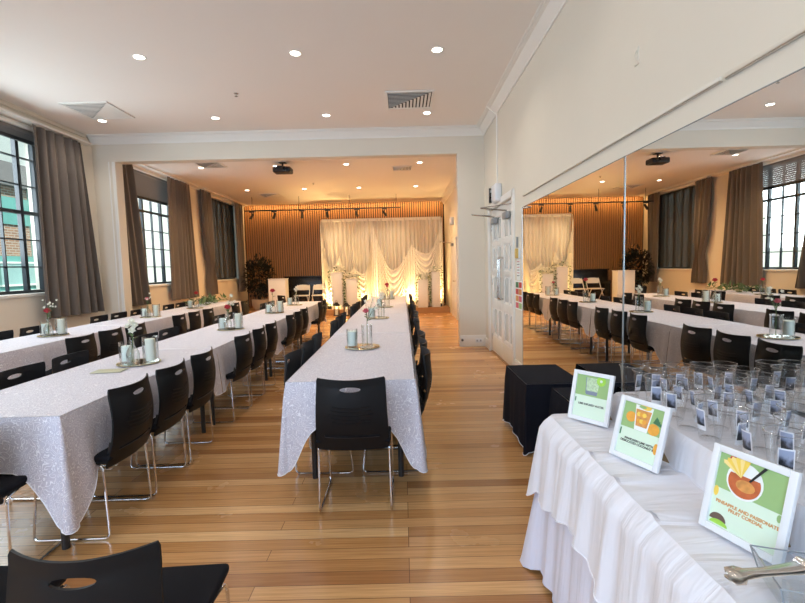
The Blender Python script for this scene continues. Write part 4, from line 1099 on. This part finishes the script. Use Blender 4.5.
# ------------------------------------------------------------------ drinks table
SX0, SX1, SY0, SY1 = 0.655, 1.36, 0.25, 2.0
r = thing('trestle_table', 'long drinks table under layered white cloths by the mirror', 'table', ((SX0+SX1)/2, (SY0+SY1)/2, 0))
w, l = SX1-SX0, SY1-SY0
b = MB(); b.box((0, 0, ZT-0.024), (w-0.02, l-0.02, 0.03), M['tabletop'], 0.006); b.build('tabletop', r)
for sy in (-1, 1):
    for sx in (-1, 1):
        b = MB(); b.tube([(sx*(w/2-0.08), sy*(l/2-0.2), 0), (sx*(w/2-0.08), sy*(l/2-0.2), ZT-0.042)], 0.019, M['blackmetal']); b.build('leg', r)
def linen(x0, x1, y0, y1, z, drop, flare, amp, m, seed, creases=0.0, cfl=0.09, K=16, gap=0.0):
    """cloth with a creased top and pleated skirts all round"""
    rnd = random.Random(seed); b = MB(); rc = 0.035
    per = []
    cs = [(x1-rc, y1-rc, 0), (x0+rc, y1-rc, PI/2), (x0+rc, y0+rc, PI), (x1-rc, y0+rc, 3*PI/2)]
    for q, (cx, cy, a0) in enumerate(cs):
        for i in range(9):
            a = a0+PI/2*i/8; per.append((cx+rc*math.cos(a), cy+rc*math.sin(a), math.cos(a), math.sin(a), abs(math.sin(2*(a-a0)))))
        nx_ = cs[(q+1) % 4]; a = a0+PI/2
        p0 = Vector((cx+rc*math.cos(a), cy+rc*math.sin(a))); p1 = Vector((nx_[0]+rc*math.cos(a), nx_[1]+rc*math.sin(a)))
        n = max(4, int((p1-p0).length/0.014))
        for i in range(1, n):
            p = p0.lerp(p1, i/n); per.append((p.x, p.y, math.cos(a), math.sin(a), 0))
    ph = [rnd.random()*6 for _ in range(8)]; N = len(per); vs = []; s = 0; tops = []
    def crease(x, y):
        if not creases: return 0
        c = 0
        for q in range(7):
            yy = y0+(y1-y0)*(0.10+q*0.135)+0.05*math.sin(ph[q]+x*4); c += math.exp(-((y-yy-(x-x0)*0.25*math.sin(ph[q]*3))/0.015)**2)*(0.6+0.4*math.sin(ph[q]*5))
        return creases*c*max(0.0, min(1.0, (x1-x)/(x1-x0)))
    for i, p in enumerate(per):
        if i: s += math.hypot(p[0]-per[i-1][0], p[1]-per[i-1][1])
        D = drop(p[0], p[1], p[4]); top = []
        for k in range(K):
            t = k/(K-1)
            tt = min(1, t*1.0)
            fold = (math.sin(s*36+ph[0]+0.8*math.sin(s*9+ph[1]))+0.55*math.sin(s*71+ph[2]))*amp*(t**0.6)
            roll = 0.012*math.sin(min(1, t*10)*PI/2)
            off = roll+flare*t+fold+p[4]*cfl*t+gap*min(1, t*8)
            if p[2] > 0.3: off *= 1-0.75*min(1, (p[2]-0.3)/0.4)
            zz = z-0.012*(1-math.cos(min(1, t*10)*PI/2))-D*t + (crease(p[0], p[1]) if k == 0 else 0)
            vs.append((p[0]+p[2]*off, p[1]+p[3]*off, max(0.004, zz)))
        tops.append((p[0], p[1]))
    fs = []
    for i in range(N):
        j = (i+1) % N
        for k in range(K-1): fs.append([i*K+k, j*K+k, j*K+k+1, i*K+k+1])
    b.add(vs, fs, m)
    # top: grid inside, fan to the perimeter through a scaled inner ring
    nx_, ny_ = 34, 90
    ins = rc*0.35
    b.grid(nx_, ny_, lambda u, v: (x0+ins+(x1-x0-2*ins)*u, y0+ins+(y1-y0-2*ins)*v, z+crease(x0+(x1-x0)*u, y0+(y1-y0)*v)), m)
    b.add([(p[0], p[1], z-0.0005) for p in per], [list(range(N))], m)
    hem = [Vector(vs[i*K+K-1]) for i in range(N)]
    b.tube(hem, 0.0025, m, 5, closed=True)
    return b
def under_drop(x, y, c):
    d = 0.70
    if x < SX0+0.1: d -= 0.10*max(0, min(1, (SY1-0.25-y)/0.6))
    return d+0.034*c
o = linen(SX0, SX1, SY0, SY1, ZT, under_drop, 0.045, 0.008, M['undercloth'], 5, cfl=0.11).build('tablecloth', smooth=70)
tag(o, 'long white under cloth of the drinks table reaching nearly to the floor', 'tablecloth')
def over_drop(x, y, c):
    d = 0.33
    if x < SX0+0.12: d = 0.31+0.04*math.sin((y-0.3)*9.0)-0.01*math.exp(-((y-1.75)/0.12)**2)
    return d+0.07*c
o = linen(SX0-0.004, SX1+0.004, SY0-0.004, SY1+0.004, ZT+0.006, over_drop, 0.03, 0.011, M['whitecloth'], 8, creases=0.010, gap=0.030, cfl=0.035).build('tablecloth', smooth=70)
tag(o, 'creased white top cloth of the drinks table under the framed signs', 'tablecloth')
RX0, RX1, RY0, RY1, RZ = 0.905, 1.412, 0.72, 1.93, 0.862
b = MB(); b.span((RX0+0.012, RY0+0.012, ZT+0.014), (RX1-0.012, RY1-0.012, RZ-0.004), M['tabletop'], 0.004)
tag(b.build('riser_box'), 'cloth covered raised shelf box along the back of the drinks table', 'riser')
o = linen(RX0, RX1, RY0, RY1, RZ, lambda x, y, c: RZ-ZT-0.020, 0.012, 0.004, M['whitecloth'], 12, K=8).build('tablecloth', smooth=70)
tag(o, 'white cloth over the raised shelf beneath the clear cups', 'tablecloth')

# cups ---------------------------------------------------------------
CH = 0.132
def make_cup(label, loc, rz):
    r = thing('plastic_cup', label, 'cup', loc, rz, 'clear cups with picture labels')
    b = MB(); b.lathe([(0.0005, 0.004), (0.026, 0.004), (0.029, 0.0), (0.030, 0.004), (0.0445, CH-0.006), (0.0475, CH-0.003), (0.0475, CH), (0.0445, CH+0.0005)], M['cup'], 28); b.tube([(0.0465*math.cos(i*PI/12), 0.0465*math.sin(i*PI/12), CH-0.001) for i in range(24)], 0.0013, M['cuprim'], 5, closed=True); b.build('cup_body', r, smooth=60)
    b = MB()
    def pt(u, v, o, w=0.034, h=0.067):
        z = 0.034+h*v; rad = 0.030+(0.0145)*(z/CH)+o; a = -PI/2+(u-0.5)*w/rad; return (rad*math.cos(a), rad*math.sin(a), z)
    b.grid(7, 2, lambda u, v: pt(u, v, 0.0008), M['sticker'])
    o = b.build('picture_label', r, smooth=60)
    b = MB(); b.grid(7, 2, lambda u, v: pt(0.08+0.84*u, 0.22+0.72*v, 0.0013), M['photo']); b.build('photo_print', o, smooth=60)
    return r
cupproto = None
crow = [(1.86, 5), (1.765, 5), (1.67, 5), (1.575, 5), (1.48, 4), (1.385, 4), (1.29, 3), (1.195, 2), (1.10, 2)]
cr = random.Random(11)
for j, (y, n) in enumerate(crow):
    for i in range(n):
        x = 0.962+i*0.098+cr.uniform(-0.004, 0.004)+(0.012 if j % 2 else 0)-0.01
        if x > RX1-0.045: continue
        lab = 'clear cup with picture label, %s row from the back, %s from the left' % (ORD[j], ORD[i])
        loc = (x, y+cr.uniform(-0.004, 0.004), RZ+0.001); rz = cr.uniform(-1.25, 1.05)-0.45
        if cupproto is None: cupproto = make_cup(lab, loc, rz)
        else: dup(cupproto, loc, rz, lab)

# framed signs ---------------------------------------------------------
def textmesh(body, size, m, name, parent, loc, spacing=1.0):
    cu = bpy.data.curves.new('lettering', 'FONT'); cu.body = body; cu.size = size; cu.align_x = 'CENTER'; cu.extrude = 0.0003; cu.space_line = 1.0; cu.space_character = spacing
    cu.offset = 0.00035
    t = bpy.data.objects.new('tmp', cu); COL.objects.link(t)
    dg = bpy.context.evaluated_depsgraph_get(); me = bpy.data.meshes.new_from_object(t.evaluated_get(dg)); bpy.data.objects.remove(t)
    me.materials.clear(); me.materials.append(m)
    o = bpy.data.objects.new(name, me); COL.objects.link(o); o.parent = parent
    # text lies in local XY; stand it up: x -> x, y -> z, facing -y
    for v in me.vertices: v.co = Vector((v.co.x+loc[0], -v.co.z+loc[1], v.co.y+loc[2]))
    return o
def disc(b, cx, cz, rx, rz_, m, y, n=20, a0=0, a1=2*PI):
    pts = [(cx+rx*math.cos(a0+(a1-a0)*i/n), y, cz+rz_*math.sin(a0+(a1-a0)*i/n)) for i in range(n if a1-a0 > 6.28 else n+1)]
    b.poly(pts, m, 0.0003, (0, -1, 0))
def sign(label, bl, br, w, h, lean, art, lines, ink, tsize):
    bl = Vector(bl); br = Vector(br); mid = (bl+br)/2; d = br-bl; rz = math.atan2(d.y, d.x)
    r = thing('framed_sign', label, 'sign', (mid.x, mid.y, ZT+0.0155), rz, 'framed drink signs')
    tilt = bpy.data.objects.new('frame', None)
    f = MB(); fw = 0.017; dp = 0.014; L = math.radians(lean)
    R = Matrix.Rotation(-L, 3, 'X')
    def part(mb, name, parent, smooth=30):
        mb.v = [tuple(R @ Vector(v)) for v in mb.v]; return mb.build(name, parent, smooth=smooth)
    for s in (-1, 1): f.box((s*(w/2-fw/2), 0, h/2), (fw, dp, h), M['frame'], 0.0015)
    for z in (fw/2, h-fw/2): f.box((0, 0, z), (w-2*fw, dp, fw), M['frame'], 0.0015)
    f.box((0, dp/2-0.002, h/2), (w-0.004, 0.003, h-0.004), M['easel'])
    fo = part(f, 'frame', r)
    b = MB(); iw, ih = w-2*fw, h-2*fw; y = 0.001; split = fw+ih*0.51
    b.poly([(-iw/2, y, fw), (iw/2, y, fw), (iw/2, y, split), (-iw/2, y, split)], M['cardpale'], 0.0004, (0, -1, 0))
    b.poly([(-iw/2, y, split), (iw/2, y, split), (iw/2, y, h-fw), (-iw/2, y, h-fw)], M['cardgreen'], 0.0004, (0, -1, 0))
    card = part(b, 'printed_card', r, 0)
    y2 = y-0.0007
    b = MB(); cz = split+ih*0.25
    if art == 'lime':
        b.poly([(-0.030, y2, cz+0.034), (0.030, y2, cz+0.034), (0.025, y2, cz-0.036), (-0.025, y2, cz-0.036)], M['greenlight'], 0.0003, (0, -1, 0))
        b.poly([(-0.026, y2-0.0004, cz-0.022), (0.026, y2-0.0004, cz-0.022), (0.024, y2-0.0004, cz-0.038), (-0.024, y2-0.0004, cz-0.038)], M['printgrey'], 0.0003, (0, -1, 0))
        b.poly([(-0.032, y2-0.0004, cz+0.034), (-0.029, y2-0.0004, cz+0.034), (-0.024, y2-0.0004, cz-0.034), (-0.027, y2-0.0004, cz-0.034)], M['printgrey'], 0.0003, (0, -1, 0))
        disc(b, 0.036, cz+0.026, 0.020, 0.020, M['limegreen'], y2-0.0005); disc(b, 0.036, cz+0.026, 0.006, 0.006, M['cardpale'], y2-0.0009)
        b.poly([(-iw/2+0.003, y2, split-0.012), (-iw/2+0.008, y2, split-0.012), (-iw/2+0.008, y2, split-0.030), (-iw/2+0.003, y2, split-0.030)], M['printdarkgreen'], 0.0003, (0, -1, 0))
    if art == 'mandarin':
        cz -= 0.004
        disc(b, -0.042, cz-0.002, 0.019, 0.018, M['orange'], y2); disc(b, 0.046, cz-0.022, 0.021, 0.019, M['orange'], y2)
        for q in range(4): b.poly([(0.040, y2-0.0003, cz+0.0), (0.050+q*0.007, y2-0.0003, cz+0.022-q*0.006), (0.058+q*0.004, y2-0.0003, cz+0.014-q*0.007)], M['printdarkgreen'], 0.0003, (0, -1, 0))
        b.poly([(-0.032, y2-0.0004, cz+0.044), (0.034, y2-0.0004, cz+0.044), (0.026, y2-0.0004, cz-0.040), (-0.022, y2-0.0004, cz-0.040)], M['printwhite'], 0.0003, (0, -1, 0))
        b.poly([(-0.028, y2-0.0008, cz+0.030), (0.030, y2-0.0008, cz+0.030), (0.022, y2-0.0008, cz-0.026), (-0.019, y2-0.0008, cz-0.026)], M['amber'], 0.0003, (0, -1, 0))
        for q in range(6): disc(b, -0.015+0.011*(q % 3)+0.004*(q//3), cz+0.014-0.022*(q//3), 0.008, 0.008, M['orange'] if q % 2 else M['yellow'], y2-0.0012-0.0002*q, 6)
        disc(b, 0.008, cz+0.042, 0.020, 0.010, M['yellow'], y2-0.0025, 12); disc(b, -0.004, cz+0.040, 0.014, 0.005, M['cardgreen'], y2-0.0030, 10)
        disc(b, iw/2-0.008, fw+0.052, 0.008, 0.018, M['orange'], y2); b.poly([(-iw/2+0.002, y2, split-0.006), (-iw/2+0.007, y2, split-0.006), (-iw/2+0.007, y2, split-0.030), (-iw/2+0.002, y2, split-0.030)], M['printdarkgreen'], 0.0003, (0, -1, 0))
    if art == 'pineapple':
        cz -= 0.008; cx = -0.012
        disc(b, cx, cz, 0.042, 0.044, M['printwhite'], y2)
        disc(b, cx, cz-0.003, 0.037, 0.036, M['redamber'], y2-0.0004, 24, PI*0.86, PI*2.14)
        disc(b, cx+0.004, cz-0.010, 0.022, 0.014, M['amber'], y2-0.0008, 14)
        for q in range(6):
            a = 2.55-q*0.23; b.poly([(cx-0.008, y2-0.001-q*0.0001, cz+0.006), (cx-0.008+0.050*math.cos(a+0.13), y2-0.001-q*0.0001, cz+0.008+0.042*math.sin(a+0.13)), (cx-0.008+0.056*math.cos(a), y2-0.001-q*0.0001, cz+0.008+0.047*math.sin(a)), (cx-0.008+0.050*math.cos(a-0.13), y2-0.001-q*0.0001, cz+0.008+0.042*math.sin(a-0.13))], M['yellow' if q % 2 else 'pineapple'], 0.0003, (0, -1, 0))
        disc(b, cx-0.030, h-fw-0.006, 0.012, 0.006, M['printred'], y2-0.0003, 12)
        b.poly([(cx+0.010, y2-0.0018, cz+0.006), (cx+0.014, y2-0.0018, cz+0.004), (cx+0.044, y2-0.0018, cz+0.048), (cx+0.038, y2-0.0018, cz+0.050)], M['inkblack'], 0.0003, (0, -1, 0))
        disc(b, -iw/2+0.006, split-0.010, 0.006, 0.013, M['yellow'], y2, 12)
        disc(b, -iw/2+0.022, fw+0.012, 0.020, 0.018, M['brownprint'], y2, 14, 0, PI); disc(b, -iw/2+0.026, fw+0.003, 0.022, 0.012, M['limegreen'], y2-0.0004, 14, 0, PI)
        disc(b, iw/2-0.006, split-0.010, 0.005, 0.009, M['cardgreen'], y2, 10)
    part(b, 'drink_picture', card, 0)
    o = textmesh(lines, tsize, M[ink], 'lettering', card, (0.004, y-0.0006, split-ih*(0.22 if art != 'pineapple' else 0.20)))
    for v in o.data.vertices: v.co = R @ v.co
    e = MB(); e.poly([(-0.022, dp/2+0.001, h*0.62), (0.022, dp/2+0.001, h*0.62), (0.036, 0.0, 0.0), (-0.036, 0.0, 0.0)], M['easel'], 0.002, (0, 1, 0))
    top = R @ Vector((0, dp/2+0.001, h*0.62)); c2 = [Vector((-0.030, top.y, top.z)), Vector((0.030, top.y, top.z)), Vector((0.058, top.y+0.055, 0.0)), Vector((-0.058, top.y+0.055, 0.0))]
    e = MB(); e.poly(c2, M['easel'], 0.002, (0, 1, 0)); e.build('easel_leg', r, smooth=0)
sign('white framed sign with a green lime drink, farthest along the drinks table', (0.713, 1.931), (0.822, 1.789), 0.180, 0.212, 15, 'lime', 'LIME INFUSED WATER', 'inkblack', 0.0115)
sign('white framed sign with an orange mandarin drink, middle of the three', (0.720, 1.549), (0.796, 1.381), 0.183, 0.212, 17, 'mandarin', 'MANDARIN LIME WITH\nDESICCATED COCONUT RIM', 'inkblack', 0.0102)
sign('white framed sign reading pineapple and passionate fruit cordial, nearest of three', (0.748, 1.108), (0.810, 0.930), 0.188, 0.212, 14, 'pineapple', 'PINEAPPLE AND PASSIONATE\nFRUIT CORDIAL', 'inkorange', 0.0108)

# acrylic tub with tongs
tb = thing('acrylic_tub', 'clear acrylic tub at the near corner of the drinks table', 'tub', (0.793, 0.839, ZT+0.0155), -0.33)
b = MB(); w, l, h, t, q = 0.16, 0.14, 0.055, 0.003, 0.82
ring = lambda k, z, o=0: [(sx*(w/2*k-o), sy*(l/2*k-o), z) for sx, sy in ((-1, -1), (1, -1), (1, 1), (-1, 1))]
vs = ring(q, 0)+ring(1, h)+ring(1, h, t)+ring(q, t, t); fs = [[3, 2, 1, 0], [12, 13, 14, 15]]
for a in (0, 4, 8):
    for k in range(4): fs.append([a+k, a+(k+1) % 4, a+4+(k+1) % 4, a+4+k])
b.add(vs, fs, M['acrylic']); b.build('body', tb, smooth=0)
b = MB(); b.tube(ring(1, h), 0.0016, M['acrylicedge'], 5, closed=True)
for a, c in zip(ring(q, 0.002), ring(1, h)): b.tube([a, c], 0.0018, M['acrylicedge'], 5)
b.build('rim', tb, smooth=0)
tg = thing('serving_tongs', 'steel serving tongs lying across the clear acrylic tub', 'tongs', (0.700, 0.830, ZT+0.0155+0.0575), 0.12)
for s_ in (-1, 1):
    b = MB(); pr = [(-0.092, 0.006, 0.010), (-0.085, 0.016, 0.014), (-0.066, 0.017, 0.014), (-0.055, 0.008, 0.012), (-0.02, 0.009, 0.006), (0.03, 0.012, 0.006), (0.075, 0.014, 0.010)]
    vs = []
    for (x, hw_, sp) in pr:
        for (dy, dz) in ((-1, 0), (1, 0), (0.8, 1), (-0.8, 1)): vs.append((x, dy*hw_, 0.0105+s_*sp*0.55+0.0022*dz))
    fs = [[3, 2, 1, 0], [(len(pr)-1)*4+q_ for q_ in range(4)]]
    for i in range(len(pr)-1):
        for q_ in range(4): fs.append([i*4+q_, i*4+(q_+1) % 4, (i+1)*4+(q_+1) % 4, (i+1)*4+q_])
    b.add(vs, fs, M['steel']); b.build('arm', tg, smooth=60)
b = MB(); b.lathe([(0.0005, -0.016), (0.012, -0.016), (0.013, 0), (0.012, 0.016), (0.0005, 0.016)], M['chrome'], 14, c=(0.078, 0, 0.012), R=Matrix.Rotation(PI/2, 3, 'X')); b.build('hinge', tg)

# ------------------------------------------------------------------ outside
b = MB(); b.span((-40, -20, -1.5), (XL-TH-0.3, 60, -1.0), M['asphalt']); tag(b.build('ground', smooth=0), 'grey pavement outside the windows', 'ground', kind='structure')
bl = thing('teal_building', 'teal panelled building with brick bands outside the nearest window', 'building', (-14, 12.5, -1.0))
b = MB(); b.span((-2, -8, 0), (1.0, 4.0, 5.4), M['brick']); b.build('brick_wall', bl, smooth=0)
b = MB()
for z0, z1 in ((0.6, 3.1), (4.15, 5.05)): b.span((1.0, -8, z0), (1.06, 4.0, z1), M['teal'])
b.build('teal_panels', bl, smooth=0)
for k in range(5):
    b = MB(); y = -6.4+k*2.1; b.span((1.05, y, 1.0), (1.12, y+1.5, 1.9), M['tealpale']); b.span((1.05, y, 2.15), (1.12, y+1.5, 2.85), M['tealpale'])
    for z in (0.98, 1.93, 2.13, 2.88): b.span((1.06, y-0.03, z-0.03), (1.15, y+1.53, z+0.03), M['trimwhite'])
    b.build('window', bl, smooth=0)
b = MB(); b.span((-2.2, -8.2, 5.4), (1.25, 4.2, 6.15), M['roofgrey']); b.build('roof', bl, smooth=0)
b = MB(); b.span((1.0, 3.4, 0), (1.35, 3.7, 5.4), M['tealpale']); b.span((1.0, 0.8, 0), (1.35, 1.0, 5.4), M['tealpale']); b.build('downpipe', bl, smooth=0)
bw = thing('cream_building', 'tall bright cream rendered building outside the middle window', 'building', (-13, 28, -1.0))
b = MB(); b.span((-3, -11.2, 0), (1.0, 12, 13), M['render']); b.build('wall', bw, smooth=0)
b = MB(); b.span((-3.2, -11.25, 13), (1.2, 12.2, 13.4), M['roofgrey']); b.build('roof', bw, smooth=0)
